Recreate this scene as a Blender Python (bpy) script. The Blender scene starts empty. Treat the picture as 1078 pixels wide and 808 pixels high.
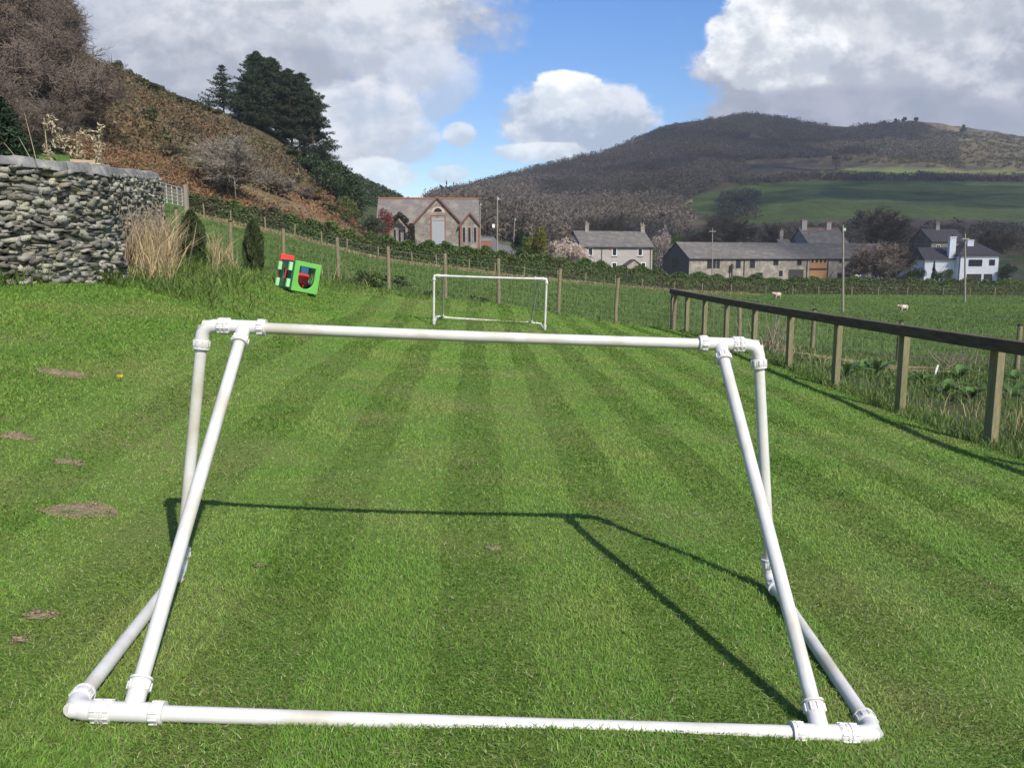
import bpy, math, random
import numpy as np
from mathutils import Vector, Matrix, noise as mnoise
random.seed(7); rng = np.random.default_rng(11)
sc = bpy.context.scene
COL = sc.collection
R = math.radians
CAMZ = 1.4; PITCH = 8.5; FPX = 871.0

# ---------------------------------------------------------------- camera
cam = bpy.data.cameras.new('camera'); cam.sensor_width = 36; cam.lens = FPX/1078*36
cam.clip_start = 0.05; cam.clip_end = 6000
camo = bpy.data.objects.new('camera', cam); COL.objects.link(camo)
camo.location = (0, 0, CAMZ); camo.rotation_euler = (R(90-PITCH), 0, 0); sc.camera = camo
cp, sp = math.cos(R(PITCH)), math.sin(R(PITCH))

def at(px, py, Y):
    """point at forward distance Y seen at photo pixel (px,py)"""
    a = (px-539)/FPX; b = (404-py)/FPX
    r = np.array([a, cp + b*sp, -sp + b*cp]); t = Y/r[1]
    return np.array([r[0]*t, Y, r[2]*t + CAMZ])
def proj(X, Y, Z):
    z = Z-CAMZ; d = Y*cp - z*sp; d = np.maximum(d, .05)
    return 539+FPX*X/d, 404-FPX*(Y*sp+z*cp)/d

# ---------------------------------------------------------------- terrain
ctrl = []
def cz(X, Y, z): ctrl.append((X, Y, z+CAMZ))
for X, Y, z in [(-6,-6,-1.05),(0,-6,-1.32),(6,-6,-1.7),(-4,0,-1.15),(0,0,-1.34),(4,0,-1.6),(-1.29,2.2,-1.335),(1.1,2.3,-1.45),
                (-1.4,3.4,-1.34),(1.14,3.5,-1.46),(-4,4,-1.12),(4,4,-1.66),(12,-6,-2.2),(12,3,-2.2),(-12,0,-.5),(-12,-6,-.6),(0,7,-1.42),(0,11,-1.45),(2.5,10,-1.6)]: cz(X, Y, z)
FA, FB = 5.18, -.047
POSTPX = [(1042,468),(947,434),(879,408),(830,388),(793,373),(764,362.5),(741,355.5),(722.5,351),(707.5,347.6)]
post_base = []
for px, py in POSTPX:
    y = FA/((px-539)/FPX-FB)
    y = y*1.0; p = at(px, py, y); post_base.append(p); ctrl.append(tuple(p))
for c in [(456,342,17.6),(574,348,17.6),(459,333.5,18.78),(568,341,18.78),(0,300,9.7),(110,300,10.7),(128,291,12.0),(152,272,14.0),(168,246,17.3),(310,306,20)]: ctrl.append(tuple(at(*c)))
STOCK = [(130,262,22.5),(188,272,22.3),(244,281,22.3),(299.5,288,22.3),(356.6,296,22.3),(409.5,305,22.3),(469,314,22.2),(525,320,22),(588,331,21.8),(648,341,21.5),(709,348,21.1),(778,359,20.4),(855,369,19.5),(945,382,18.3),(1070,391,16.8),(1225,403,15.2)]
for c in STOCK[2:]: ctrl.append(tuple(at(*c)))
COLS = {
-300: [(20,268),(40,230),(70,120),(100,-40),(150,-60),(250,0),(600,40),(1500,100)],
0:   [(20,268),(40,215),(65,130),(90,25),(105,0),(150,20),(300,100),(700,150),(1500,200)],
100: [(24,270),(40,225),(60,170),(80,110),(100,66),(110,62),(150,85),(300,140),(700,180),(1500,220)],
200: [(28,256),(40,231),(60,222),(70,195),(90,145),(110,116),(120,113),(180,140),(300,160),(700,190),(1500,230)],
300: [(28,276),(40,258),(62,245),(80,215),(100,180),(130,150),(150,143),(250,170),(500,200),(900,215),(1500,235)],
400: [(28,290),(40,282),(65,271),(90,263),(115,257),(140,251),(185,222),(235,205),(320,210),(600,222),(1000,232),(1500,240)],
435: [(65,277),(90,267),(130,258),(190,243),(270,232),(520,221),(900,222)],
470: [(28,304),(40,296),(65,281),(90,268),(130,257),(200,240),(350,231),(600,213),(800,209),(1200,218)],
539: [(28,313),(40,305),(68,290),(100,274),(150,264),(250,245),(400,219),(600,197),(750,192),(1200,210)],
600: [(28,322),(40,312),(70,296),(100,286),(150,284),(250,262),(400,224),(600,188),(800,177),(1200,198)],
700: [(28,333),(40,322),(80,305),(110,298),(150,294),(220,268),(330,240),(450,205),(650,165),(850,137),(1200,160)],
800: [(30,337),(60,322),(88,309),(120,300),(150,297),(220,265),(300,240),(400,208),(500,187),(650,165),(900,123),(1300,150)],
884: [(30,345),(60,328),(90,311),(150,297),(220,263),(300,238),(420,202),(520,186),(560,178),(700,160),(850,139),(1200,150)],
950: [(30,348),(60,326),(95,311),(160,295),(220,262),(300,238),(420,202),(520,186),(580,177),(750,150),(850,131),(1200,145)],
1060:[(30,352),(40,340),(75,318),(100,311),(160,294),(220,260),(300,236),(420,202),(520,188),(580,180),(750,158),(850,145),(1200,150)],
1300:[(20,385),(40,346),(100,315),(160,292),(300,236),(520,185),(850,150),(1200,150)],
1700:[(20,400),(40,350),(100,315),(160,285),(300,230),(520,190),(850,160),(1200,160)]}
for px, L in COLS.items():
    for Y, py in L: ctrl.append(tuple(at(px, py, Y)))
CT = np.array(ctrl)
def st(X, Y):
    Yc = np.maximum(Y, 0.0)
    return np.clip(X/(Yc+8), -1.35, 1.35)*2.2, np.log(Yc+8)
def tps(d): return d*d*np.log(d+1e-9)
TPS_S, TPS_T = st(CT[:,0], CT[:,1]); E_ = CT[:,2]/(CT[:,1].clip(0)+8)
TPS_N = len(CT)
A_ = np.zeros((TPS_N+3, TPS_N+3)); D_ = np.hypot(TPS_S[:,None]-TPS_S, TPS_T[:,None]-TPS_T)
A_[:TPS_N,:TPS_N] = tps(D_) + np.eye(TPS_N)*2e-4
A_[:TPS_N,TPS_N:] = np.c_[np.ones(TPS_N), TPS_S, TPS_T]; A_[TPS_N:,:TPS_N] = A_[:TPS_N,TPS_N:].T
TPS_W = np.linalg.solve(A_, np.r_[E_, 0, 0, 0])
# smooth value noise for terrain relief
def vnoise(x, y, seed=0):
    xi = np.floor(x).astype(np.int64); yi = np.floor(y).astype(np.int64); fx = x-xi; fy = y-yi
    fx = fx*fx*(3-2*fx); fy = fy*fy*(3-2*fy)
    def h(a, b):
        v = np.sin(a*127.1+b*311.7+seed*74.7)*43758.5453
        return v-np.floor(v)
    return (h(xi,yi)*(1-fx)+h(xi+1,yi)*fx)*(1-fy)+(h(xi,yi+1)*(1-fx)+h(xi+1,yi+1)*fx)*fy
def fbm(x, y, o=4, seed=0):
    s = 0; a = 1; t = 0
    for i in range(o): s = s+a*(vnoise(x*2**i, y*2**i, seed+i)-.5); t += a; a *= .5
    return s/t*2
def H(X, Y):
    X = np.atleast_1d(np.asarray(X, float)); Y = np.atleast_1d(np.asarray(Y, float))
    shp = X.shape; X = X.ravel(); Y = Y.ravel(); out = np.empty(len(X))
    for i in range(0, len(X), 20000):
        x = X[i:i+20000]; y = Y[i:i+20000]; s, t = st(x, y)
        K = tps(np.hypot(s[:,None]-TPS_S, t[:,None]-TPS_T))
        e = K@TPS_W[:TPS_N] + TPS_W[TPS_N] + TPS_W[TPS_N+1]*s + TPS_W[TPS_N+2]*t
        out[i:i+20000] = e*(np.maximum(y, 0)+8)
    far = np.clip((Y-35)/150, 0, 1)
    out = out + far*(.006*Y.clip(0, 900))*fbm(X/40, Y/40, 4, 3) + .025*fbm(X/1.3, Y/1.3, 3, 9)*np.clip((Y+8)/10, 0, 1)
    return out.reshape(shp)
def h1(X, Y): return float(H(X, Y)[0])
def gp(px, Y):
    """ground point in photo column px at distance Y"""
    X = (px-539)/FPX*Y*cp; z = 0
    for _ in range(3):
        z = h1(X, Y); X = (px-539)/FPX*(Y*cp-(z-CAMZ)*sp)
    return np.array([X, Y, h1(X, Y)])

# ---------------------------------------------------------------- mesh helpers
def fast(name, V, F, mat=None, smooth=False, attr=None):
    V = np.ascontiguousarray(V, np.float32); F = np.ascontiguousarray(F, np.int32); m, k = F.shape
    me = bpy.data.meshes.new(name); me.vertices.add(len(V)); me.vertices.foreach_set('co', V.ravel())
    me.loops.add(m*k); me.loops.foreach_set('vertex_index', F.ravel())
    me.polygons.add(m); me.polygons.foreach_set('loop_start', np.arange(0, m*k, k, dtype=np.int32))
    me.polygons.foreach_set('loop_total', np.full(m, k, np.int32))
    if smooth: me.polygons.foreach_set('use_smooth', np.ones(m, bool))
    me.update(calc_edges=True)
    if attr is not None:
        a = me.color_attributes.new('cover', 'FLOAT_COLOR', 'POINT'); a.data.foreach_set('color', np.ascontiguousarray(attr, np.float32).ravel())
    if mat: me.materials.append(mat)
    o = bpy.data.objects.new(name, me); COL.objects.link(o); return o
def tag(o, label=None, cat=None, group=None, kind=None):
    if label: o['label'] = label
    if cat: o['category'] = cat
    if group: o['group'] = group
    if kind: o['kind'] = kind
    return o
def thing(name, label, cat, loc, rz=0, group=None):
    o = bpy.data.objects.new(name, None); COL.objects.link(o); o.location = tuple(float(v) for v in loc); o.rotation_euler = (0, 0, rz)
    o.empty_display_size = .2
    return tag(o, label, cat, group)
def adopt(o, root, world=True):
    """parent a mesh; world=True means its vertices are in world space and root is unrotated"""
    if world:
        top = root; off = Vector((0,0,0))
        while top: off += Vector(top.location) if (top.type == 'EMPTY') else Vector((0,0,0)); top = top.parent
        o.data.transform(Matrix.Translation(-off))
    o.parent = root; return o
def copy_tree(o, parent=None):
    c = o.copy(); COL.objects.link(c)
    if parent: c.parent = parent
    for ch in list(o.children): copy_tree(ch, c)
    return c
class MB:
    def __init__(s): s.v = []; s.f = []
    def add(s, V, F):
        b = len(s.v); s.v += [tuple(map(float, p)) for p in V]; s.f += [tuple(int(i)+b for i in f) for f in F]; return s
    def box(s, c, d, rz=0, rx=0, ry=0, taper=1):
        M = Matrix.Rotation(rz,4,'Z')@Matrix.Rotation(ry,4,'Y')@Matrix.Rotation(rx,4,'X')
        V = []
        for z in (-.5,.5):
            k = taper if z > 0 else 1
            for x, y in ((-.5,-.5),(.5,-.5),(.5,.5),(-.5,.5)): V.append(Vector(c)+M@Vector((x*d[0]*k, y*d[1]*k, z*d[2])))
        return s.add(V, [(3,2,1,0),(4,5,6,7),(0,1,5,4),(1,2,6,5),(2,3,7,6),(3,0,4,7)])
    def span(s, x0, x1, y0, y1, z0, z1): return s.box(((x0+x1)/2,(y0+y1)/2,(z0+z1)/2), (x1-x0, y1-y0, z1-z0))
    def poly(s, pts, radii, n=12, cap=True):
        P = [Vector(p) for p in pts]; k = len(P)
        if not hasattr(radii, '__len__'): radii = [radii]*k
        V = []; prev = None
        for i in range(k):
            d = (P[min(i+1,k-1)]-P[max(i-1,0)]).normalized()
            if prev is None:
                a = d.orthogonal().normalized()
            else:
                a = (prev - d*prev.dot(d)).normalized()
            prev = a; b = d.cross(a)
            for j in range(n):
                t = 2*math.pi*j/n; V.append(P[i]+(a*math.cos(t)+b*math.sin(t))*radii[i])
        F = [(i*n+j, i*n+(j+1)%n, (i+1)*n+(j+1)%n, (i+1)*n+j) for i in range(k-1) for j in range(n)]
        if cap: F += [tuple(range(n-1,-1,-1)), tuple(range((k-1)*n, k*n))]
        return s.add(V, F)
    def tube(s, a, b, r0, r1=None, n=12): return s.poly([a,b], [r0, r0 if r1 is None else r1], n)
    def prism(s, pts, axis_off):
        """closed polygon pts (3D) extruded by axis_off"""
        n = len(pts); o = Vector(axis_off); V = [Vector(p) for p in pts]+[Vector(p)+o for p in pts]
        F = [tuple(range(n-1,-1,-1)), tuple(range(n,2*n))]+[(i,(i+1)%n,n+(i+1)%n,n+i) for i in range(n)]
        return s.add(V, F)
    def obj(s, name, mat, root=None, world=True, smooth=False, bevel=0):
        me = bpy.data.meshes.new(name); me.from_pydata(s.v, [], s.f); me.update()
        if smooth:
            me.polygons.foreach_set('use_smooth', np.ones(len(me.polygons), bool))
        me.materials.append(mat)
        o = bpy.data.objects.new(name, me); COL.objects.link(o)
        if root: adopt(o, root, world)
        if bevel:
            m = o.modifiers.new('bevel', 'BEVEL'); m.width = bevel; m.segments = 2; m.limit_method = 'ANGLE'; m.angle_limit = R(35)
        if smooth and not bevel:
            m = o.modifiers.new('split', 'EDGE_SPLIT'); m.split_angle = R(42)
        return o
def segmesh(segs, k=3):
    """segs (n,8): p0 p1 r0 r1 -> frustum mesh arrays"""
    S = np.asarray(segs, float); p0 = S[:,:3]; p1 = S[:,3:6]; d = p1-p0; d /= np.linalg.norm(d,axis=1,keepdims=True)+1e-9
    ref = np.where(np.abs(d[:,2:3]) > .9, np.array([[1.,0,0]]), np.array([[0,0,1.]]))
    a = np.cross(d, ref); a /= np.linalg.norm(a,axis=1,keepdims=True); b = np.cross(d, a); n = len(S)
    V = np.empty((n, 2, k, 3))
    for j in range(k):
        t = 2*math.pi*j/k; o = a*math.cos(t)+b*math.sin(t)
        V[:,0,j] = p0+o*S[:,6:7]; V[:,1,j] = p1+o*S[:,7:8]
    base = (np.arange(n)*2*k)[:,None]; F = []
    for j in range(k):
        F.append(np.c_[base+j, base+(j+1)%k, base+k+(j+1)%k, base+k+j])
    return V.reshape(-1,3), np.concatenate(F)
def leaves(C, size, asp=1.0, up=0.0, rg=rng):
    """one random rhombus leaf at each centre"""
    n = len(C); u = rg.normal(size=(n,3)); u[:,2] *= (1-up*.6); u /= np.linalg.norm(u,axis=1,keepdims=True)
    w = rg.normal(size=(n,3)); w -= u*(w*u).sum(1,keepdims=True); w /= np.linalg.norm(w,axis=1,keepdims=True)
    s = (np.broadcast_to(size,(n,))*rg.uniform(.6,1.3,n))[:,None]
    V = np.stack([C-u*s, C+w*s*.5*asp, C+u*s, C-w*s*.5*asp], 1).reshape(-1,3)
    return V, np.arange(4*n).reshape(n,4)
def tris(C, size, rg=rng):
    n = len(C); s = (np.broadcast_to(size,(n,))*rg.uniform(.6,1.4,n))[:,None,None]
    return (C[:,None,:]+rg.normal(size=(n,3,3))*s*.6).reshape(-1,3), np.arange(3*n).reshape(n,3)
def blob_pts(c, r, n, rg=rng, shell=.55):
    d = rg.normal(size=(n,3)); d /= np.linalg.norm(d,axis=1,keepdims=True)
    return np.asarray(c)+d*np.asarray(r)*(rg.uniform(shell**3,1,n)**(1/3))[:,None]

# ---------------------------------------------------------------- materials
def lin(r, g, b): return tuple(((c/255+.055)/1.055)**2.4 if c > 10 else c/255/12.92 for c in (r,g,b))+(1,)
def pmat(name, c1, c2=None, scale=4., rough=.8, bump=0., bscale=None, detail=6, spec=.3, island=0., translucent=0., c3=None, s3=.5, contrast=(.35,.65), stretch=None, metallic=0.):
    m = bpy.data.materials.new(name); m.use_nodes = True; nt = m.node_tree; N = nt.nodes; L = nt.links
    bs = N['Principled BSDF']; bs.inputs['Roughness'].default_value = rough; bs.inputs['Specular IOR Level'].default_value = spec; bs.inputs['Metallic'].default_value = metallic
    c1 = tuple(c1)[:3]+(1,); c2 = tuple(c2)[:3]+(1,) if c2 else c1
    tc = N.new('ShaderNodeTexCoord'); vec = tc.outputs['Object']
    if stretch:
        mp = N.new('ShaderNodeMapping'); mp.inputs['Scale'].default_value = stretch; L.new(vec, mp.inputs[0]); vec = mp.outputs[0]
    nz = N.new('ShaderNodeTexNoise'); nz.inputs['Scale'].default_value = scale; nz.inputs['Detail'].default_value = detail; nz.inputs['Roughness'].default_value = .6
    L.new(vec, nz.inputs['Vector'])
    mr = N.new('ShaderNodeMapRange'); mr.inputs[1].default_value = contrast[0]; mr.inputs[2].default_value = contrast[1]; L.new(nz.outputs[0], mr.inputs[0])
    mx = N.new('ShaderNodeMix'); mx.data_type = 'RGBA'; mx.inputs[6].default_value = c1; mx.inputs[7].default_value = c2; L.new(mr.outputs[0], mx.inputs[0])
    col = mx.outputs[2]
    if c3:
        n3 = N.new('ShaderNodeTexNoise'); n3.inputs['Scale'].default_value = s3; n3.inputs['Detail'].default_value = 4; L.new(vec, n3.inputs['Vector'])
        m3 = N.new('ShaderNodeMapRange'); m3.inputs[1].default_value = .48; m3.inputs[2].default_value = .68; L.new(n3.outputs[0], m3.inputs[0])
        x3 = N.new('ShaderNodeMix'); x3.data_type = 'RGBA'; L.new(m3.outputs[0], x3.inputs[0]); L.new(col, x3.inputs[6]); x3.inputs[7].default_value = tuple(c3)[:3]+(1,); col = x3.outputs[2]
    if island:
        g = N.new('ShaderNodeNewGeometry'); hv = N.new('ShaderNodeHueSaturation'); L.new(col, hv.inputs['Color'])
        a = N.new('ShaderNodeMapRange'); a.inputs[3].default_value = 1-island; a.inputs[4].default_value = 1+island; L.new(g.outputs['Random Per Island'], a.inputs[0]); L.new(a.outputs[0], hv.inputs['Value'])
        wn = N.new('ShaderNodeTexWhiteNoise'); wn.noise_dimensions = '1D'; L.new(g.outputs['Random Per Island'], wn.inputs['W'])
        b = N.new('ShaderNodeMapRange'); b.inputs[3].default_value = .5-.05*island; b.inputs[4].default_value = .5+.05*island; L.new(wn.outputs[0], b.inputs[0]); L.new(b.outputs[0], hv.inputs['Hue'])
        col = hv.outputs[0]
    L.new(col, bs.inputs['Base Color'])
    if bump:
        nb = N.new('ShaderNodeTexNoise'); nb.inputs['Scale'].default_value = bscale or scale*3; nb.inputs['Detail'].default_value = 6; L.new(vec, nb.inputs['Vector'])
        bp = N.new('ShaderNodeBump'); bp.inputs['Strength'].default_value = bump; bp.inputs['Distance'].default_value = .05; L.new(nb.outputs[0], bp.inputs['Height']); L.new(bp.outputs[0], bs.inputs['Normal'])
    if translucent:
        tr = N.new('ShaderNodeBsdfTranslucent'); L.new(col, tr.inputs[0]); ms = N.new('ShaderNodeMixShader'); ms.inputs[0].default_value = translucent
        L.new(bs.outputs[0], ms.inputs[1]); L.new(tr.outputs[0], ms.inputs[2]); L.new(ms.outputs[0], N['Material Output'].inputs[0])
    return m
M = {}
M['pipe'] = pmat('white_plastic_pipe', (.57,.56,.525), (.51,.495,.45), 6, .38, .03, 60, spec=.45, c3=(.42,.39,.31), s3=5, stretch=(1,1,1))
M['joint'] = pmat('white_plastic_joint', (.59,.58,.55), (.53,.515,.47), 8, .33, .03, 80, spec=.5)
M['grass'] = pmat('mown_grass', (.122,.246,.032), (.178,.298,.046), 1.6, .55, island=.40, translucent=.34, c3=(.225,.290,.064), s3=.9, spec=.25)
M['soilbed'] = pmat('lawn_soil', (.080,.135,.020), (.125,.175,.034), 14, .95, .6, 60, c3=(.15,.15,.05), s3=1.2)
M['longgrass'] = pmat('rough_green_grass', (.088,.148,.028), (.135,.19,.042), 1.2, .6, island=.4, translucent=.3)
M['clipping'] = pmat('dry_clipping', (.42,.40,.20), (.33,.34,.14), 2, .8, island=.3, translucent=.2)
M['strawgrass'] = pmat('dry_straw_grass', (.36,.27,.14), (.46,.37,.20), 2, .7, island=.35, translucent=.25)
M['soil'] = pmat('bare_soil', (.235,.175,.10), (.31,.24,.145), 18, .95, .8, 60, c3=(.14,.155,.06), s3=9)
M['fencepost'] = pmat('pale_treated_timber', (.255,.215,.120), (.19,.165,.09), 5, .85, .25, 40, stretch=(6,6,.7), c3=(.17,.165,.075), s3=2.5)
M['fencerail'] = pmat('dark_stained_rail', (.120,.088,.057), (.060,.045,.031), 3, .85, .3, 30, stretch=(8,1,8))
M['stockpost'] = pmat('weathered_round_post', (.24,.20,.11), (.17,.14,.085), 4, .9, .3, 40, stretch=(6,6,.7))
M['posttip'] = pmat('dark_post_tip', (.05,.045,.03), (.03,.03,.02), 9, .9)
M['wire'] = pmat('galvanised_wire', (.34,.36,.33), (.26,.28,.26), 9, .45, metallic=.35)
M['slate'] = pmat('wall_stone', (.26,.25,.205), (.14,.14,.128), 18, .9, .6, 60, island=.6, c3=(.30,.275,.19), s3=9)
M['wallcore'] = pmat('wall_core', (.022,.02,.017), (.035,.032,.027), 9, .95)
M['coping'] = pmat('grey_coping_slab', (.165,.162,.16), (.11,.108,.107), 7, .9, .4, 40, c3=(.27,.265,.24), s3=4)
M['thuja'] = pmat('dark_cypress_leaf', (.030,.052,.016), (.060,.075,.026), 8, .7, island=.4, translucent=.15)
M['bark'] = pmat('bark', (.085,.066,.05), (.055,.044,.035), 7, .95, .5, 25)
M['palebark'] = pmat('pale_lichen_bark', (.26,.225,.175), (.17,.15,.12), 6, .95, .3, 25, island=.2)
M['twig'] = pmat('brown_twigs', (.235,.185,.14), (.17,.135,.105), .6, .95, island=.25, translucent=.25)
M['twigpurple'] = pmat('purple_brown_twigs', (.185,.148,.115), (.135,.112,.088), .05, .95, island=.22, c3=(.092,.086,.048), s3=.02, translucent=.35)
M['twigdark'] = pmat('dark_grey_twigs', (.145,.122,.092), (.102,.090,.068), .08, .95, island=.22, translucent=.35, c3=(.092,.090,.042), s3=.03)
M['spruce'] = pmat('dark_spruce_needles', (.013,.030,.013), (.026,.050,.021), 2, .75, island=.45, translucent=.1)
M['pine'] = pmat('dark_pine_needles', (.016,.029,.013), (.030,.046,.020), .6, .8, island=.4, translucent=.1)
M['holly'] = pmat('evergreen_leaf', (.022,.042,.014), (.045,.068,.022), .8, .6, island=.4, translucent=.15)
M['lime'] = pmat('fresh_leaf', (.10,.125,.030), (.15,.16,.045), .8, .7, island=.35, translucent=.3)
M['hedge'] = pmat('hedge_leaf', (.060,.105,.024), (.10,.145,.036), .7, .7, island=.45, translucent=.2, c3=(.085,.075,.042), s3=.25)
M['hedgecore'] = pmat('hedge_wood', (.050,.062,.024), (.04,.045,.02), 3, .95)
M['gorse'] = pmat('gorse_scrub', (.036,.048,.016), (.055,.060,.022), .5, .9, island=.4, c3=(.10,.085,.018), s3=.3)
M['heather'] = pmat('brown_heath', (.135,.092,.052), (.085,.066,.036), .3, .95, island=.35, c3=(.078,.078,.030), s3=.12)
M['bracken'] = pmat('dead_bracken', (.20,.115,.055), (.14,.082,.043), .4, .95, island=.4)
M['redbud'] = pmat('red_blossom', (.22,.070,.060), (.15,.055,.045), 2, .8, island=.35, translucent=.2)
M['blossom'] = pmat('cream_blossom', (.62,.50,.42), (.48,.38,.31), 2, .8, island=.3, translucent=.2)
M['yellowcon'] = pmat('golden_conifer_leaf', (.17,.155,.022), (.10,.11,.02), 1, .8, island=.4, translucent=.2)
M['plume'] = pmat('dry_plume', (.50,.43,.28), (.38,.31,.19), 6, .8, island=.3, translucent=.2)
M['dock'] = pmat('dock_leaf', (.065,.13,.028), (.105,.175,.042), 4, .5, island=.35, translucent=.3)
M['stems'] = pmat('dead_stem', (.27,.21,.145), (.19,.14,.10), 6, .85, island=.3)
M['stone'] = pmat('house_stone', (.245,.215,.18), (.135,.12,.105), 3.2, .9, .3, 6, c3=(.31,.27,.21), s3=1.0)
M['barnstone'] = pmat('barn_stone', (.25,.22,.18), (.14,.125,.105), 3.0, .9, .3, 6, c3=(.33,.29,.23), s3=.8)
M['darkstone'] = pmat('dark_slate_hung_wall', (.115,.115,.115), (.085,.085,.088), 3, .9, .2, 8)
M['render'] = pmat('grey_render', (.34,.31,.28), (.28,.26,.235), 1.2, .9, .1, 8)
M['whitewall'] = pmat('white_render', (.80,.80,.80), (.72,.72,.72), 1.0, .85, .05, 8)
M['roof'] = pmat('slate_roof', (.125,.115,.108), (.085,.08,.077), 2.5, .95, .2, 10, c3=(.155,.14,.12), s3=.9, stretch=(1,1,3), spec=.1)
M['roofpale'] = pmat('pale_slate_roof', (.165,.148,.138), (.125,.112,.105), 2.5, .95, .2, 10, c3=(.20,.18,.15), s3=.7, spec=.1)
M['roofdark'] = pmat('dark_slate_roof', (.075,.07,.072), (.052,.05,.053), 2.5, .9, .2, 10, spec=.12)
M['brick'] = pmat('red_brick', (.30,.115,.075), (.23,.095,.065), 5, .9, .2, 15)
M['barge'] = pmat('brown_bargeboard', (.17,.075,.055), (.13,.06,.045), 4, .8)
M['redtile'] = pmat('red_ridge_tile', (.30,.12,.08), (.22,.10,.075), 4, .85)
M['glass'] = pmat('window_glass', (.014,.016,.02), (.022,.025,.03), 3, .25, spec=.18)
M['whiteframe'] = pmat('white_frame', (.75,.75,.73), (.68,.68,.66), 4, .5)
M['darkframe'] = pmat('dark_frame', (.035,.032,.03), (.05,.045,.04), 4, .6)
M['orange'] = pmat('orange_timber', (.36,.185,.075), (.30,.15,.06), 3, .7, stretch=(6,6,1))
M['greyboard'] = pmat('grey_painted_boards', (.32,.33,.34), (.26,.27,.28), 3, .7, stretch=(8,8,1))
M['ivy'] = pmat('ivy_leaf', (.012,.016,.010), (.024,.028,.014), 1, .7, island=.4)
M['pole'] = pmat('utility_pole_timber', (.27,.235,.19), (.20,.175,.145), 3, .9, stretch=(6,6,.6))
M['metal'] = pmat('gate_galvanised', (.48,.49,.49), (.40,.41,.41), 6, .45, metallic=.3)
M['lgreen'] = pmat('lime_plastic', (.13,.42,.075), (.115,.38,.065), 5, .4, spec=.5)
M['palegreen'] = pmat('pale_green_plastic', (.32,.62,.30), (.28,.56,.26), 5, .4, spec=.5)
M['dgreen'] = pmat('dark_green_plastic', (.012,.085,.055), (.010,.07,.045), 5, .4, spec=.5)
M['red'] = pmat('red_plastic', (.62,.045,.03), (.55,.035,.025), 5, .4, spec=.5)
M['blue'] = pmat('blue_plastic', (.03,.12,.22), (.03,.10,.19), 5, .4)
M['fleece'] = pmat('fawn_fleece', (.55,.50,.42), (.30,.16,.10), 3, .95, .6, 40)
M['whitefleece'] = pmat('white_fleece', (.72,.68,.60), (.62,.58,.50), 9, .95, .5, 40)
M['asphalt'] = pmat('road_asphalt', (.14,.135,.13), (.11,.107,.105), 4, .9, .2, 30)
M['carpaint'] = pmat('dark_blue_car_paint', (.018,.025,.045), (.018,.025,.045), 3, .25, spec=.6)
M['tyre'] = pmat('tyre_rubber', (.02,.02,.02), (.028,.028,.028), 9, .8)
M['yellow'] = pmat('dandelion_yellow', (.75,.55,.03), (.65,.45,.02), 9, .7)
M['verge'] = pmat('dry_verge_grass', (.30,.25,.13), (.20,.19,.08), .8, .9, island=.35, translucent=.2)
M['cloud'] = pmat('cloud_white', (.85,.85,.86), (.8,.8,.82), .01, 1)
_n = M['cloud'].node_tree; _t = _n.nodes.new('ShaderNodeBsdfTransparent'); _m = _n.nodes.new('ShaderNodeMixShader'); _m.inputs[0].default_value = .68
_n.links.new(_n.nodes['Principled BSDF'].outputs[0], _m.inputs[1]); _n.links.new(_t.outputs[0], _m.inputs[2]); _n.links.new(_m.outputs[0], _n.nodes['Material Output'].inputs[0])

# ground material: land cover from a per-vertex attribute, broken up by noise
def ground_material():
    m = bpy.data.materials.new('ground_cover'); m.use_nodes = True; nt = m.node_tree; N = nt.nodes; L = nt.links
    bs = N['Principled BSDF']; bs.inputs['Roughness'].default_value = .95; bs.inputs['Specular IOR Level'].default_value = .1
    at_ = N.new('ShaderNodeAttribute'); at_.attribute_name = 'cover'
    tc = N.new('ShaderNodeTexCoord'); col = at_.outputs['Color']
    for sc_, lo, hi in ((.035,.68,1.32),(.25,.72,1.28),(1.6,.75,1.25)):
        nz = N.new('ShaderNodeTexNoise'); nz.inputs['Scale'].default_value = sc_; nz.inputs['Detail'].default_value = 6; nz.inputs['Roughness'].default_value = .65; L.new(tc.outputs['Object'], nz.inputs['Vector'])
        mr = N.new('ShaderNodeMapRange'); mr.inputs[1].default_value = .3; mr.inputs[2].default_value = .7; mr.inputs[3].default_value = lo; mr.inputs[4].default_value = hi; L.new(nz.outputs[0], mr.inputs[0])
        vm = N.new('ShaderNodeVectorMath'); vm.operation = 'SCALE'; L.new(col, vm.inputs[0]); L.new(mr.outputs[0], vm.inputs['Scale']); col = vm.outputs[0]
    L.new(col, bs.inputs['Base Color'])
    nb = N.new('ShaderNodeTexNoise'); nb.inputs['Scale'].default_value = 2.2; nb.inputs['Detail'].default_value = 8; nb.inputs['Roughness'].default_value = .7; L.new(tc.outputs['Object'], nb.inputs['Vector'])
    bp = N.new('ShaderNodeBump'); bp.inputs['Strength'].default_value = .7; bp.inputs['Distance'].default_value = .25; L.new(nb.outputs[0], bp.inputs['Height']); L.new(bp.outputs[0], bs.inputs['Normal'])
    return m
M['ground'] = ground_material()
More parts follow.
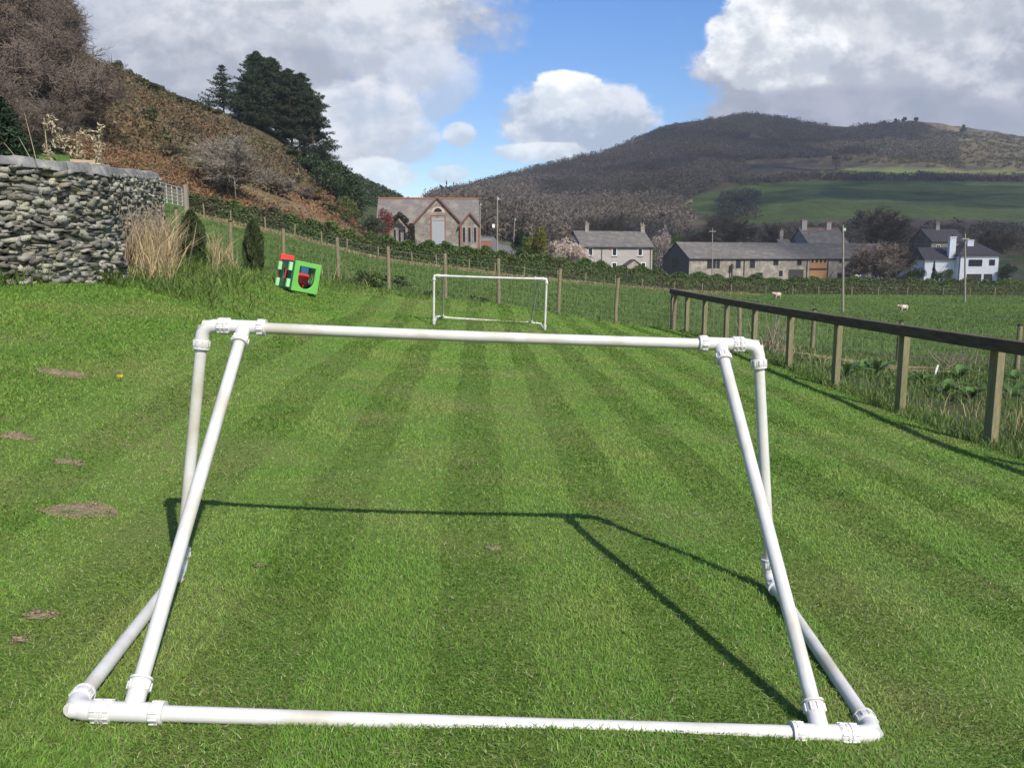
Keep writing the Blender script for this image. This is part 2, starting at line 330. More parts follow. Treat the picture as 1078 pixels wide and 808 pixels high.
# ---------------------------------------------------------------- ground sheets
def inpoly(x, y, P):
    x = np.asarray(x); y = np.asarray(y); r = np.zeros(x.shape, bool); n = len(P)
    for i in range(n):
        x1, y1 = P[i]; x2, y2 = P[(i+1)%n]
        c = ((y1 > y) != (y2 > y)) & (x < (x2-x1)*(y-y1)/((y2-y1) or 1e-9)+x1); r ^= c
    return r
P_FIELD = [(725,208),(790,191),(900,189),(1078,191),(1600,190),(1600,234),(1078,234),(960,229),(850,233),(790,236),(745,226),(700,217)]
P_UPPER = [(800,187),(850,181),(900,176.5),(960,175.5),(1010,180),(1100,178),(1600,170),(1600,186),(1078,187),(900,187)]
P_TAN = [(870,174),(905,156),(950,163),(985,140),(1078,146),(1300,142),(1300,180),(1078,178),(960,173)]
P_LOWG = [(720,250),(745,238),(800,243),(800,262),(740,266)]
HEDGE_PX = [205,300,430,590,700,800,1078,1300]; HEDGE_Y = [60,62,65,70,80,88,100,108]; HEDGE_PY = [222,245,275,295,304,308,310.5,311]
def lawn_c(X, Y): return X-FB*Y
s_in = np.linspace(-.88,.88,620); s_out = np.array([1.0,1.2,1.5,2,3,5,8,14.])
svals = np.r_[-s_out[::-1], s_in, s_out]
yv = np.r_[-400,-150,-60,-30,-12,-8,-6, np.geomspace(1,1300,400)-1.0-3]
yv = np.unique(np.round(yv, 4))
SS, YY = np.meshgrid(svals, yv); XX = np.clip(SS*(np.maximum(YY,0)+8), -1450, 1450); ZZ = H(XX, YY)
PX, PY = proj(XX, np.maximum(YY, .5), ZZ)
hy = np.interp(PX, HEDGE_PX, HEDGE_Y)
cov = np.empty(XX.shape+(4,)); cov[...,3] = 1
def setc(mask, c): cov[mask,:3] = c
setc(np.ones(XX.shape,bool), (.075,.125,.026))
nb1 = fbm(XX/18, YY/18, 4, 21); nb2 = fbm(XX/7, YY/7, 4, 33)
hill = (YY > hy+1) & (PX < 432)
setc(hill, (.145,.092,.052)); setc(hill & (nb1 > .08), (.095,.078,.040)); setc(hill & (nb2 > .42), (.13,.125,.10)); setc(hill & (nb1 < -.25), (.175,.105,.055)); setc(hill & (PX < 125) & (YY > 55), (.085,.064,.040))
setc(hill & (YY > 95) & (nb2 > -.15), (.080,.070,.036)); setc(hill & (YY > 135), (.045,.055,.025))
setc(hill & (YY < hy+22) & (PX > 150) & (nb2 < .1), (.13,.10,.055))
vil = (YY > hy+1) & (PX >= 432) & (YY < 200); setc(vil, (.045,.075,.022)); setc(vil & (nb2 > .2), (.085,.075,.05))
far = (YY >= 200) & (PX >= 432); setc(far, (.066,.054,.040)); setc(far & (nb1 > .12), (.085,.072,.040)); setc(far & (PY < 172) & (nb2 > .1), (.12,.092,.055))
setc(far & inpoly(PX, PY, P_TAN), (.098,.074,.042)); setc(far & inpoly(PX, PY, P_TAN) & (nb2 > .15), (.10,.085,.045))
setc(far & inpoly(PX, PY, P_FIELD), (.080,.108,.032)); setc(far & inpoly(PX, PY, P_UPPER), (.115,.135,.045)); setc(far & inpoly(PX, PY, P_LOWG), (.055,.090,.030))
# dry verge at the hedge foot, and the tired strip along the stock fence
setc((abs(YY-hy+1.6) < 1.3) & (YY > 40) & (PX > 195) & (PX < 800), (.26,.215,.11))
lc = lawn_c(XX, YY)
setc((YY > -8) & (YY < 21) & (lc > 5.2) & (lc < 14), (.075,.085,.035))
inl = (YY > -5.8) & (YY < 22) & (lc < 5.05) & (lc > -7.8)
ZZ = ZZ - .07*inl - .02
nr, nc = XX.shape; idx = np.arange(nr*nc).reshape(nr, nc)
F = np.stack([idx[:-1,:-1], idx[:-1,1:], idx[1:,1:], idx[1:,:-1]], -1).reshape(-1,4)
g = fast('ground', np.stack([XX,YY,ZZ],-1).reshape(-1,3), F, M['ground'], True, cov.reshape(-1,4)); tag(g, kind='structure')
cvals = np.arange(-8, 5.26, .11); ly = np.arange(-6, 22.6, .11)
CC, LY = np.meshgrid(cvals, ly); LX = CC+FB*LY; LZ = H(LX, LY)+.004
idx = np.arange(LX.size).reshape(LX.shape); F = np.stack([idx[:-1,:-1], idx[:-1,1:], idx[1:,1:], idx[1:,:-1]], -1).reshape(-1,4)
lawn = fast('lawn', np.stack([LX,LY,LZ],-1).reshape(-1,3), F, M['soilbed'], True); tag(lawn, kind='structure')

# ---------------------------------------------------------------- grass
def blades(X, Y, Z, h, w, lx, ly_, rg=rng):
    n = len(X); B = np.stack([X,Y,Z],1); a = rg.uniform(0, 2*np.pi, n); wv = np.stack([np.cos(a),np.sin(a),np.zeros(n)],1)*np.broadcast_to(w,(n,))[:,None]*.5
    tip = B+np.stack([lx*h, ly_*h, h],1); mid = B+np.stack([lx*h*.32, ly_*h*.32, h*.62],1)
    V = np.stack([B-wv, B+wv, mid+wv*.85, mid-wv*.85, tip],1).reshape(-1,3); b = (np.arange(n)*5)[:,None]
    return V, np.concatenate([b+np.array([[0,1,2]]), b+np.array([[0,2,3]]), b+np.array([[3,2,4]])])
PATCH = [(76,538,.30,.13),(72,487,.19,.10),(58,392,.26,.15),(42,650,.10,.07),(20,460,.12,.09),(18,676,.06,.05),(272,597,.05,.04),(518,578,.07,.05)]
patch_xy = []
for px, py, a, b in PATCH:
    lo, hi = 1.5, 15.
    for _ in range(30):
        mid = (lo+hi)/2; G = gp(px, mid); _, q = proj(G[0], G[1], G[2])
        if q > py: lo = mid
        else: hi = mid
    patch_xy.append((G[0], G[1], a*.85, b*.8))
def wedge(n, d0, d1, power, lim):
    """points in front of (and a little beside) the viewpoint, thinning with distance"""
    u = rng.uniform(size=n); e = 2-power
    d = (d0**e+u*(d1**e-d0**e))**(1/e); s = rng.uniform(-lim, lim, n)
    return s*d, d
n = 1000000
gx, gy = wedge(n, 1.5, 22.2, 1.55, .74)
m_ = 300000; ex = rng.uniform(-6, 5.2, m_); ey = rng.uniform(-1.5, 8.5, m_)**1.0; ke = (np.abs(ex) > .74*ey) | (ey < 1.5)   # beside and under the viewpoint too
gx = np.r_[gx, ex[ke]]; gy = np.r_[gy, ey[ke]]
c = lawn_c(gx, gy); k = (c < 5.12) & (c > -7.6); gx, gy, c = gx[k], gy[k], c[k]
bare = np.zeros(len(gx), bool)
for (x0, y0, a, b) in patch_xy:
    rr = np.hypot((gx-x0)/a, (gy-y0)/b)+.75*fbm(gx*5, gy*5, 3, 61)+.15; bare |= (rr < 1) & (rng.uniform(size=len(gx)) < .86*np.clip((1.08-rr)/.5, 0, 1))
thin = vnoise(gx*2.3, gy*2.3, 5)*.6+vnoise(gx*7, gy*7, 8)*.4
k = ~bare & (rng.uniform(size=len(gx)) < np.clip(.45+thin*1.1, 0, 1)); gx, gy, c = gx[k], gy[k], c[k]
d = np.hypot(gx, gy)
stripe = np.where(((c+.16+.02*np.sin(gy*1.7)+.03*vnoise(gy*.8, c*0, 3)) % .78) < .37, -1., 1.)*np.clip((4.6-np.abs(c-.4))/.6, 0, 1)*np.clip((c+3.3)/.8, 0, 1)
hgt = rng.uniform(.009,.023,len(gx))*(1+.5*fbm(gx*1.1, gy*1.1, 3, 14)); hgt *= np.where(c < -3.2, 1.35, 1); hgt *= 1+np.clip(d-6, 0, 20)*.03
wd = .0029*np.maximum(1, d/2.6)**.85
V, F = blades(gx, gy, H(gx, gy), hgt, wd, rng.normal(0,.65,len(gx)), stripe*.43+rng.normal(0,.55,len(gx)))
gr = fast('lawn_grass', V, F, M['grass']); tag(gr, 'short mown green grass growing over the striped lawn', 'grass', kind='stuff')
n = 26000; qx, qy = wedge(n, 1.5, 14, 1.5, .72); k = (lawn_c(qx, qy) < 5.0) & (lawn_c(qx, qy) > -7); qx, qy = qx[k], qy[k]; n = len(qx)
V, F = blades(qx, qy, H(qx, qy)+rng.uniform(.006,.016,n), rng.uniform(.004,.010,n), .0022*np.maximum(1, np.hypot(qx,qy)/3)**.8, rng.normal(0,2.6,n), rng.normal(0,2.6,n)); tag(fast('grass_clippings', V, F, M['clipping']), 'pale dried grass clippings strewn through the mown lawn', 'clippings', kind='stuff')
# bare earth patches, a sheet just over the lawn
for i, (x0, y0, a, b) in enumerate(patch_xy):
    ax_ = np.arange(x0-a*1.9, x0+a*1.9, .016); ay_ = np.arange(y0-b*1.9, y0+b*1.9, .016); gx_, gy2 = np.meshgrid(ax_, ay_)
    fld = np.hypot((gx_-x0)/a, (gy2-y0)/b)+.75*fbm(gx_*5, gy2*5, 3, 61)+.15; gz_ = H(gx_, gy2)+.006+.012*np.clip(1-fld, 0, 1)*(1+fbm(gx_*30, gy2*30, 2, 5))
    idx = np.arange(gx_.size).reshape(gx_.shape); F = np.stack([idx[:-1,:-1], idx[:-1,1:], idx[1:,1:], idx[1:,:-1]], -1)[fld[:-1,:-1] < 1.0]
    if len(F): 
        us, inv = np.unique(F, return_inverse=True); V = np.stack([gx_,gy2,gz_],-1).reshape(-1,3)[us]; tag(fast('soil_patch', V, inv.reshape(-1,4), M['soil'], True), kind='structure')
cl = []
for (x0, y0, a, b) in patch_xy:
    m = int(2600*a*b*6)+40; qx = x0+a*1.5*rng.uniform(-1,1,m); qy = y0+b*1.5*rng.uniform(-1,1,m); fl = np.hypot((qx-x0)/a, (qy-y0)/b)+.75*fbm(qx*5, qy*5, 3, 61)+.15
    k = fl < 1.0; cl.append(np.c_[qx[k], qy[k]])
cl = np.concatenate(cl); cz_ = H(cl[:,0], cl[:,1]); cr = (.002+.0065*rng.uniform(0,1,len(cl))**3)[:,None,None]
cubv = np.array([(x,y,z) for z in (-1,1) for x, y in ((-1,-1),(1,-1),(1,1),(-1,1))], float); V = np.c_[cl, cz_+.012][:,None,:]+cubv[None]*cr*(1+rng.uniform(-.5,.3,(len(cl),8,3)))
F = (np.arange(len(cl))*8)[:,None,None]+np.array([(3,2,1,0),(4,5,6,7),(0,1,5,4),(1,2,6,5),(2,3,7,6),(3,0,4,7)])[None]
tag(fast('soil_crumbs', V.reshape(-1,3), F.reshape(-1,4), M['soil']), 'loose brown soil crumbs on the bare patches of the lawn', 'soil', kind='stuff')
# uncut edges and the pasture beyond
def tuft_field(name, X, Y, h, w, lean, mat, label):
    V, F = blades(X, Y, H(X, Y), h, w, rng.normal(0,lean,len(X)), rng.normal(0,lean,len(X))); o = fast(name, V, F, M[mat]); tag(o, label, 'grass', kind='stuff')
n = 190000; x, y = wedge(n, 18, 106, 1.45, .72); c = lawn_c(x, y)
k = (y > 21.2) | (c > 5.3); x, y = x[k], y[k]
k = (y < np.interp(539+FPX*x/y, HEDGE_PX, HEDGE_Y)-1.5); x, y = x[k], y[k]
tuft_field('pasture_grass', x, y, rng.uniform(.03,.09,len(x))*(1+vnoise(x*.5,y*.5,2)), .012*(y/20)**.9, .9, 'longgrass', 'grazed pasture grass in the field beyond the wire fence')
# rough ground between the rail fence and the wire fence
n = 46000; y = rng.uniform(2.5, 21, n); c = 5.08+rng.uniform(0, 1, n)**1.3*6.5; x = c+FB*y
k = (rng.uniform(size=n) < np.clip(vnoise(x*1.1, y*1.1, 6)*1.6-.1+(c < 5.9)*.6, .08, 1)) & (y < 20.5-.42*(x-4.5).clip(0)); x, y, c = x[k], y[k], c[k]
tuft_field('rough_grass', x, y, rng.uniform(.05,.17,len(x))*np.where(c < 5.9, .8, .9), .006*(1+y/12), .45, 'longgrass', 'uncut rough grass behind the timber rail fence')
n = 3000; y = rng.uniform(2.5, 20, n); c = 5.9+rng.uniform(0, 1, n)*6; x = c+FB*y; k = (vnoise(x*.7, y*.7, 16) > .55) & (y < 19.5-.42*(x-4.5).clip(0)); x, y = x[k], y[k]
strawX, strawY, strawH = [x], [y], [rng.uniform(.08,.28,len(x))]
# dry stalks by the stone wall, round the cypresses and along the wire fence
n = 10500; px = rng.uniform(138, 425, n); pyy = rng.uniform(262, 302, n)
gy_ = np.linspace(12, 23, 90); tabp = np.linspace(130, 430, 31); tab = []
for q in tabp:
    G = np.array([gp(q, yy) for yy in gy_]); tab.append(proj(G[:,0], G[:,1], G[:,2])[1])
tab = np.array(tab)
def y_on_ground(px, py):
    out = np.empty(len(px)); ii = np.clip(((px-130)/10).astype(int), 0, 30)
    for q in range(31):
        m = ii == q; o = np.argsort(tab[q]); out[m] = np.interp(py[m], tab[q][o], gy_[o])
    return out
yy = y_on_ground(px, pyy); x = (px-539)/FPX*yy*.985
low = np.interp(px, [138,170,230,300,360,425], [288,292,292,288,300,306])
dens = np.clip((low-pyy)/7, 0, 1)*np.clip(vnoise(px*.06, pyy*.10, 12)*2-.35, .12, 1)*np.interp(px, [138,290,320,350,425], [.8,.75,.9,1.2,.7])
k = (rng.uniform(size=n) < dens) & (yy < 22.6); x, y, px = x[k], yy[k], px[k]
hh = (.10+.62*rng.uniform(0,1,len(x))**2.6)*np.where((np.abs(px-203) < 17)|(np.abs(px-268) < 15), .3, 1)
strawX.append(x); strawY.append(y); strawH.append(hh)
n = 1900; t = rng.uniform(0,.75,n); x = -5.75-1.0*t+rng.normal(0,.22,n)+.42; y = 12.2+5*t+rng.normal(0,.3,n)
strawX.append(x); strawY.append(y); strawH.append(.2+.75*rng.uniform(0,1,len(x))**1.7)
x = np.concatenate(strawX); y = np.concatenate(strawY); h = np.concatenate(strawH); spx = proj(x, y, H(x, y))[0]; k = ~(((np.abs(spx-203) < 19) | (np.abs(spx-268) < 15)) & (y < 21.5) & (h > .12)); x, y, h = x[k], y[k], h[k]
tuft_field('dry_grass', x, y, h, .0062*(1+y/18), .45, 'strawgrass', 'tall dead straw coloured grass left uncut along the lawn edges')
n = 17000; px = rng.uniform(138, 460, n); pyy = rng.uniform(262, 318, n); yy = y_on_ground(px.clip(130,430), pyy); x = (px-539)/FPX*yy*.985
low = np.interp(px, [138,170,230,300,360,460], [293,297,299,300,309,318]); k = (rng.uniform(size=n) < np.clip((low-pyy)/6, 0, 1)*np.clip(vnoise(px*.05, pyy*.12, 22)*1.6, .25, 1)) & (yy < 22.8); x, y = x[k], yy[k]
x2 = -5.4-1.4*(t2 := rng.uniform(0,1,5000))+rng.normal(0,.5,5000)+.6; y2 = 11.0+6.5*t2; k = x2 > -5.45-1.5*t2+.05; x = np.r_[x, x2[k]]; y = np.r_[y, y2[k]]
x3 = rng.uniform(-6.2,-5.0,900); y3 = np.interp(x3, [-7.5,-6.0,-5.62,-5.38], [8.2,9.55,10.05,10.8])-rng.exponential(.06,900); x = np.r_[x, x3]; y = np.r_[y, y3]
tuft_field('uncut_grass', x, y, .05+.22*rng.uniform(0,1,len(x))**2, .008*(1+y/18), .7, 'longgrass', 'uncut green grass along the wall foot and wire fence')

# ---------------------------------------------------------------- goals
RP = .0235
def unit(v): v = np.asarray(v, float); return v/np.linalg.norm(v)
def elbow(root, P, a, b, r=RP):
    """bend at P joining pipes heading to a and b; two nuts"""
    P = np.asarray(P); da, db = unit(a-P), unit(b-P); L = .075*r/RP
    pts = [P+da*L]
    for t in np.linspace(0, 1, 9): pts.append((1-t)**2*(P+da*L*.75)+2*t*(1-t)*P+t*t*(P+db*L*.75))
    pts.append(P+db*L)
    e = MB().poly(pts, r*1.22, 20).obj('elbow_joint', M['joint'], root, smooth=True)
    for dd in (da, db): nut(e, P+dd*(L+.004), dd, r)
    return e
def nut(par, C, d, r=RP):
    d = unit(d); m = MB(); C = np.asarray(C); k = r/RP
    m.poly([C-d*.020*k, C-d*.017*k, C+d*.009*k, C+d*.013*k], [r*1.28, r*1.38, r*1.38, r*1.26], 18)
    a = np.array(Vector(d).orthogonal().normalized()); b = np.cross(d, a)
    for j in range(10):
        t = 2*math.pi*j/10; o = (a*math.cos(t)+b*math.sin(t))*r*1.39
        m.tube(C+o-d*.016*k, C+o+d*.008*k, r*.13, n=6)
    m.poly([C+d*.013*k, C+d*.020*k], r*1.48, 20)
    return m.obj('nut', M['joint'], par, smooth=True)
def tee(root, P, along, to, r=RP):
    P = np.asarray(P); a = unit(along); b = unit(np.asarray(to)-P); k = r/RP; L = .070*k
    m = MB().tube(P-a*L, P+a*L, r*1.22, n=20); m.poly([P, P+b*.05*k, P+b*.075*k], [r*1.25, r*1.22, r*1.22], 20)
    t = m.obj('tee_joint', M['joint'], root, smooth=True)
    nut(t, P-a*(L+.003), -a, r); nut(t, P+a*(L+.003), a, r); nut(t, P+b*.080*k, b, r)
def goal(pts, label, group, name='football_goal'):
    P = {k: np.asarray(v, float) for k, v in pts.items()}
    base = (P['ML']+P['MR']+P['AL']+P['AR'])/4; base[2] = min(P['ML'][2], P['AL'][2])-RP
    root = thing(name, label, 'goal', base, 0, group)
    def pipe(n, a, b, sag=0):
        pts = [P[a]+(P[b]-P[a])*t+np.array([0,0,-sag*4*t*(1-t)]) for t in np.linspace(0,1,9)]
        MB().poly(pts, RP, 20).obj(n, M['pipe'], root, smooth=True)
    pipe('crossbar','CL','CR',.006); pipe('ground_bar','AL','AR',.004)
    for s in 'LR':
        pipe('post','M'+s,'C'+s); pipe('strut','T'+s,'D'+s); pipe('side_bar','A'+s,'M'+s)
        o = 'R' if s == 'L' else 'L'
        elbow(root, P['A'+s], P['A'+o], P['M'+s]); elbow(root, P['M'+s], P['A'+s], P['C'+s]); elbow(root, P['C'+s], P['M'+s], P['C'+o])
        tee(root, P['T'+s], P['AR']-P['AL'], P['D'+s]); tee(root, P['D'+s], P['CR']-P['CL'], P['T'+s])
    return root
obs = dict(AL=(75.3,747,2.235),AR=(922,773.5,2.345),TL=(138.8,751.2,2.243),TR=(863.8,774,2.337),ML=(190,600,3.413),MR=(811,610,3.529),
           CL=(214,342.5,3.461),CR=(797.7,363.5,3.567),DL=(256.8,344.6,3.468),DR=(757.9,362.5,3.559))
near = {k: at(*v) for k, v in obs.items()}
for k in ('TL','TR'):      # tees sit on the line of their bar
    a, b = near['AL'], near['AR']; t = np.dot(near[k]-a, b-a)/np.dot(b-a, b-a); near[k] = a+(b-a)*t
for k in ('DL','DR'):
    a, b = near['CL'], near['CR']; t = np.dot(near[k]-a, b-a)/np.dot(b-a, b-a); near[k] = a+(b-a)*t
goal(near, 'large white plastic pipe goal nearest the camera, seen from behind without a net', 'white pipe goals on the lawn')
obs = dict(ML=(456.5,341,17.6),MR=(573.5,347,17.6),CL=(457,290,17.6),CR=(575.5,293.7,17.6),AL=(459.5,333.5,18.78),AR=(568.5,340.8,18.78),TL=(466,334,18.78),TR=(558.5,340.1,18.78),DL=(466,290.4,17.6),DR=(567,293.4,17.6))
goal({k: at(*v) for k, v in obs.items()}, 'small white pipe goal far off at the end of the lawn by the wire fence', 'white pipe goals on the lawn')

# ---------------------------------------------------------------- timber rail fence
dirf = unit([FB,1,0]); rzf = math.atan2(-FB, 1)
fr = thing('rail_fence', 'square post fence with one dark top rail along the right edge of the lawn', 'fence', post_base[4])
allp = [post_base[0]-dirf*1.66*2, post_base[0]-dirf*1.66]+list(post_base)
rail_px = [(707.5,304),(741,309.3),(762,312.7),(794,319),(834,324.8),(884,332.3),(956,341.5),(1050,354.5)]; rq = []
for px, py in rail_px: y_ = FA/((px-539)/FPX-FB); rq.append((y_, at(px, py, y_)[2]-.118))
rq = np.array(rq); zfit = np.polyfit(rq[:,0], rq[:,1], 2); tp = np.array([[p[0], p[1], np.polyval(zfit, p[1])] for p in allp])
for p, t in zip(allp, tp):
    zb = h1(p[0], p[1])-.3
    MB().box((p[0],p[1],(zb+t[2])/2), (.078,.135,t[2]-zb), rz=rzf+random.uniform(-.05,.05), ry=random.uniform(-.008,.008)).obj('post', M['fencepost'], fr, bevel=.006)
rl = MB(); ys = np.r_[tp[0,1]-.5, tp[1:-1,1], tp[-1,1]+.12]
for a, b in zip(ys[:-1], ys[1:]):
    xa, xb = FA+FB*a, FA+FB*b; za, zb = np.polyval(zfit, a)-.012, np.polyval(zfit, b)-.012
    l = math.dist((xa,a,za),(xb,b,zb)); rl.box(((xa+xb)/2-.010,(a+b)/2,(za+zb)/2+.060), (.110,l-.002,.125), rz=rzf, rx=math.atan2(zb-za, b-a))
rl.obj('rail', M['fencerail'], fr, bevel=.008)

# ---------------------------------------------------------------- wire stock fence
sf = thing('wire_fence', 'wire mesh stock fence on round weathered posts crossing behind the far goal', 'fence', at(588,331,21.8))
spts = []
for i, (px, py, Y) in enumerate(STOCK):
    p = at(px, py, Y); p[2] = h1(p[0], p[1]); spts.append(p); hh = (1.24 if i < 10 else .96)+random.uniform(-.04,.04)
    if i == 5: hh = 1.2
    lean = (random.uniform(-.03,.05), random.uniform(-.03,.03)); top = p+np.array([lean[0], lean[1], hh])
    st_ = MB().poly([p-np.array([0,0,.2]), p+np.array([0,0,.4]), top], [.052,.05,.047], 10).obj('post', M['stockpost'], sf, smooth=True)
    MB().tube(top-np.array([0,0,.05]), top+np.array([0,0,.004]), .0485, n=10).obj('post_tip', M['posttip'], st_, smooth=True)
segs = []
SP = np.array(spts); acc = np.r_[0, np.cumsum(np.linalg.norm(np.diff(SP, axis=0), axis=1))]
for za in (.06,.18,.30,.43,.57,.74,.92,1.06):
    for a, b in zip(SP[:-1], SP[1:]): segs.append([*(a+[0,-.052,za]), *(b+[0,-.052,za]), .0022 if za < 1 else .003]*1+[.0022])
for s_ in np.arange(0, acc[-1], .16):
    q = np.array([np.interp(s_, acc, SP[:,j]) for j in range(3)]); segs.append([*(q+[0,-.054,.06]), *(q+[0,-.054,.92]), .0018, .0018])
V, F = segmesh(segs, 3); adopt(fast('wire_mesh', V, F, M['wire']), sf)
# second run of the same kind of netting behind the rail fence
wm = thing('wire_netting', 'thin wire netting fixed along the back of the timber rail fence', 'netting', post_base[3])
segs = []; q = [np.array([p[0]+.058, p[1], h1(p[0]+.058, p[1])]) for p in allp]
for za in (.04,.16,.28,.40,.53,.68,.84):
    for a, b in zip(q[:-1], q[1:]): segs.append([*(a+[0,0,za]), *(b+[0,0,za]), .0013, .0013])
Q = np.array(q)
for s_ in np.arange(Q[0,1], Q[-1,1], .16):
    c_ = np.array([np.interp(s_, Q[:,1], Q[:,j]) for j in range(3)]); segs.append([*(c_+[0,0,.04]), *(c_+[0,0,.84]), .0011, .0011])
V, F = segmesh(segs, 3); adopt(fast('wire_mesh', V, F, M['wire']), wm)

# ---------------------------------------------------------------- dry stone wall
WP = [(-11,6.2),(-7.5,8.35),(-6.0,9.7),(-5.62,10.2),(-5.42,10.7),(-5.38,11.1),(-5.52,11.6),(-5.9,12.2),(-6.55,14.6),(-7.3,17.4)]
WP = np.array(WP, float); wacc = np.r_[0, np.cumsum(np.linalg.norm(np.diff(WP,axis=0),axis=1))]
topz_ctrl = {0: at(0,172,9.7)[2], 1: at(110,184,10.75)[2], 2: at(135,187,11.3)[2], 3: at(167,188,17.2)[2]}
sk = np.array([wacc[2], wacc[4], wacc[5], wacc[9]]); tz = np.array([topz_ctrl[i] for i in range(4)])
def wall_at(s):
    p = np.array([np.interp(s, wacc, WP[:,0]), np.interp(s, wacc, WP[:,1])]); q = np.array([np.interp(min(s+.15,wacc[-1]), wacc, WP[:,0])-np.interp(max(s-.15,0), wacc, WP[:,0]), np.interp(min(s+.15,wacc[-1]), wacc, WP[:,1])-np.interp(max(s-.15,0), wacc, WP[:,1])])
    q /= np.linalg.norm(q); nrm = np.array([q[1], -q[0]]); return p, q, nrm, np.interp(s, sk, tz)
sw = thing('stone_wall', 'grey rubble dry stone wall with rounded end and slab coping at left of the lawn', 'wall', (-5.6,11.2,h1(-5.6,11.2)))
import bmesh
bm = bmesh.new(); bmesh.ops.create_icosphere(bm, subdivisions=1, radius=1); ico_v = np.array([v.co[:] for v in bm.verts]); ico_f = np.array([[v.index for v in f.verts] for f in bm.faces]); 
bm.free()
cub_v = np.array([(x,y,z) for z in (-1,1) for x, y in ((-1,-1),(1,-1),(1,1),(-1,1))], float)
cub_f = np.array([(3,2,1),(3,1,0),(4,5,6),(4,6,7),(0,1,5),(0,5,4),(1,2,6),(1,6,5),(2,3,7),(2,7,6),(3,0,4),(3,4,7)])
SV, SF, cnt = [], [], 0; smin = wacc[1]-.6
gz = lambda s: h1(*wall_at(s)[0])
gs = np.linspace(0, wacc[-1], 40); gzv = np.array([gz(s) for s in gs])
z = -.08
row = 0
while z < 1.95:
    rh = random.uniform(.026,.050); s = smin+random.uniform(0,.2)
    while s < wacc[-1]:
        w = random.uniform(.06,.15) if random.random() < .85 else random.uniform(.14,.24); hh = rh*random.uniform(.7,1.7)
        p, q, nn, tzv = wall_at(s+w/2); zz = np.interp(s+w/2, gs, gzv)+z+random.uniform(-.012,.012)
        if zz+rh < tzv+.03:
            batter = .10*(1-(z/1.6)); dep = random.uniform(.08,.14); off = batter+random.uniform(-.05,.05)
            v = cub_v*np.array([w*.50, dep, hh*.52])*(1+rng.uniform(-.34,.18,(8,3)))
            a = random.gauss(0,.20); ca, sa = math.cos(a), math.sin(a); v = np.c_[v[:,0]*ca-v[:,2]*sa, v[:,1], v[:,0]*sa+v[:,2]*ca]
            P3 = np.c_[p[0]+q[0]*v[:,0]+nn[0]*(v[:,1]+off-.08), p[1]+q[1]*v[:,0]+nn[1]*(v[:,1]+off-.08), zz+hh/2+v[:,2]]
            SV.append(P3); SF.append(cub_f+cnt); cnt += len(v)
        s += w*.92
    z += rh*.93
adopt(fast('stonework', np.concatenate(SV), np.concatenate(SF), M['slate']), sw)
core = MB(); ss = np.linspace(smin, wacc[-1], 60)
F_ = []; V_ = []
for s in ss:
    p, q, nn, tzv = wall_at(s); zb = np.interp(s, gs, gzv)-.3
    for o, zt in ((-.12, zb),(-.12, tzv),(-.60, tzv),(-.60, zb)): V_.append((p[0]+nn[0]*o, p[1]+nn[1]*o, zt))
for i in range(len(ss)-1):
    for j in range(4): F_.append((i*4+j, i*4+(j+1)%4, i*4+4+(j+1)%4, i*4+4+j))
F_ += [(3,2,1,0), tuple(range(len(V_)-4, len(V_)))]
core.add(V_, F_).obj('wall_core', M['wallcore'], sw)
cop = MB(); s = smin
while s < wacc[-1]:
    w = random.uniform(.09,.24); p, q, nn, tzv = wall_at(min(s+w/2, wacc[-1]))
    cen = p-nn*.27; h_ = random.uniform(.10,.15)
    V8 = []
    for zz in (0, h_):
        for a_, b_ in ((-.5,-.5),(.5,-.5),(.5,.5),(-.5,.5)):
            al = a_*w*.99; dp = b_*.70-.0; jit = np.array([random.uniform(-.012,.012) for _ in range(3)]); k_ = 1 if zz == 0 else .86
            V8.append((cen[0]+q[0]*al-nn[0]*dp*k_+jit[0], cen[1]+q[1]*al-nn[1]*dp*k_+jit[1], tzv+zz+jit[2]*1.4))
    cop.add(V8, [(3,2,1,0),(4,5,6,7),(0,1,5,4),(1,2,6,5),(2,3,7,6),(3,0,4,7)]); s += w
cop.obj('coping', M['coping'], sw, bevel=.015)
b_ = MB().box((*(wall_at(wacc[6])[0]-wall_at(wacc[6])[2]*.3), wall_at(wacc[6])[3]+.155), (.30,.16,.09), rz=.5); tag(b_.obj('loose_brick', M['orange'] if False else pmat('buff_brick', (.40,.29,.19), (.32,.23,.15), 8, .9, .3, 30), bevel=.008), 'single buff brick lying on the coping of the stone wall', 'brick')

# ---------------------------------------------------------------- field gate
ga, gb = at(170,215,48), at(192.5,219,52)
gt = thing('field_gate', 'galvanised metal field gate standing between the stone wall and the hedge', 'gate', ga)
gd = unit(gb-ga); 
for zz in (.12,.35,.56,.77,.98,1.2): MB().tube(ga+[0,0,zz], gb+[0,0,zz], .028, n=8).obj('rail', M['metal'], gt, smooth=True)
for t in (0,.25,.5,.75,1): MB().tube(ga+(gb-ga)*t+[0,0,.1], ga+(gb-ga)*t+[0,0,1.22], .030, n=8).obj('upright', M['metal'], gt, smooth=True)
gpost = MB().box(gb+np.array([.25,0,.6]), (.2,.2,1.6)).obj('gate_post', M['pole']); tag(gpost, 'timber gate post to the right of the metal field gate', 'post')
HAZE = .00029; EXPO = 0.74; SKYV = .90; CLV = .81

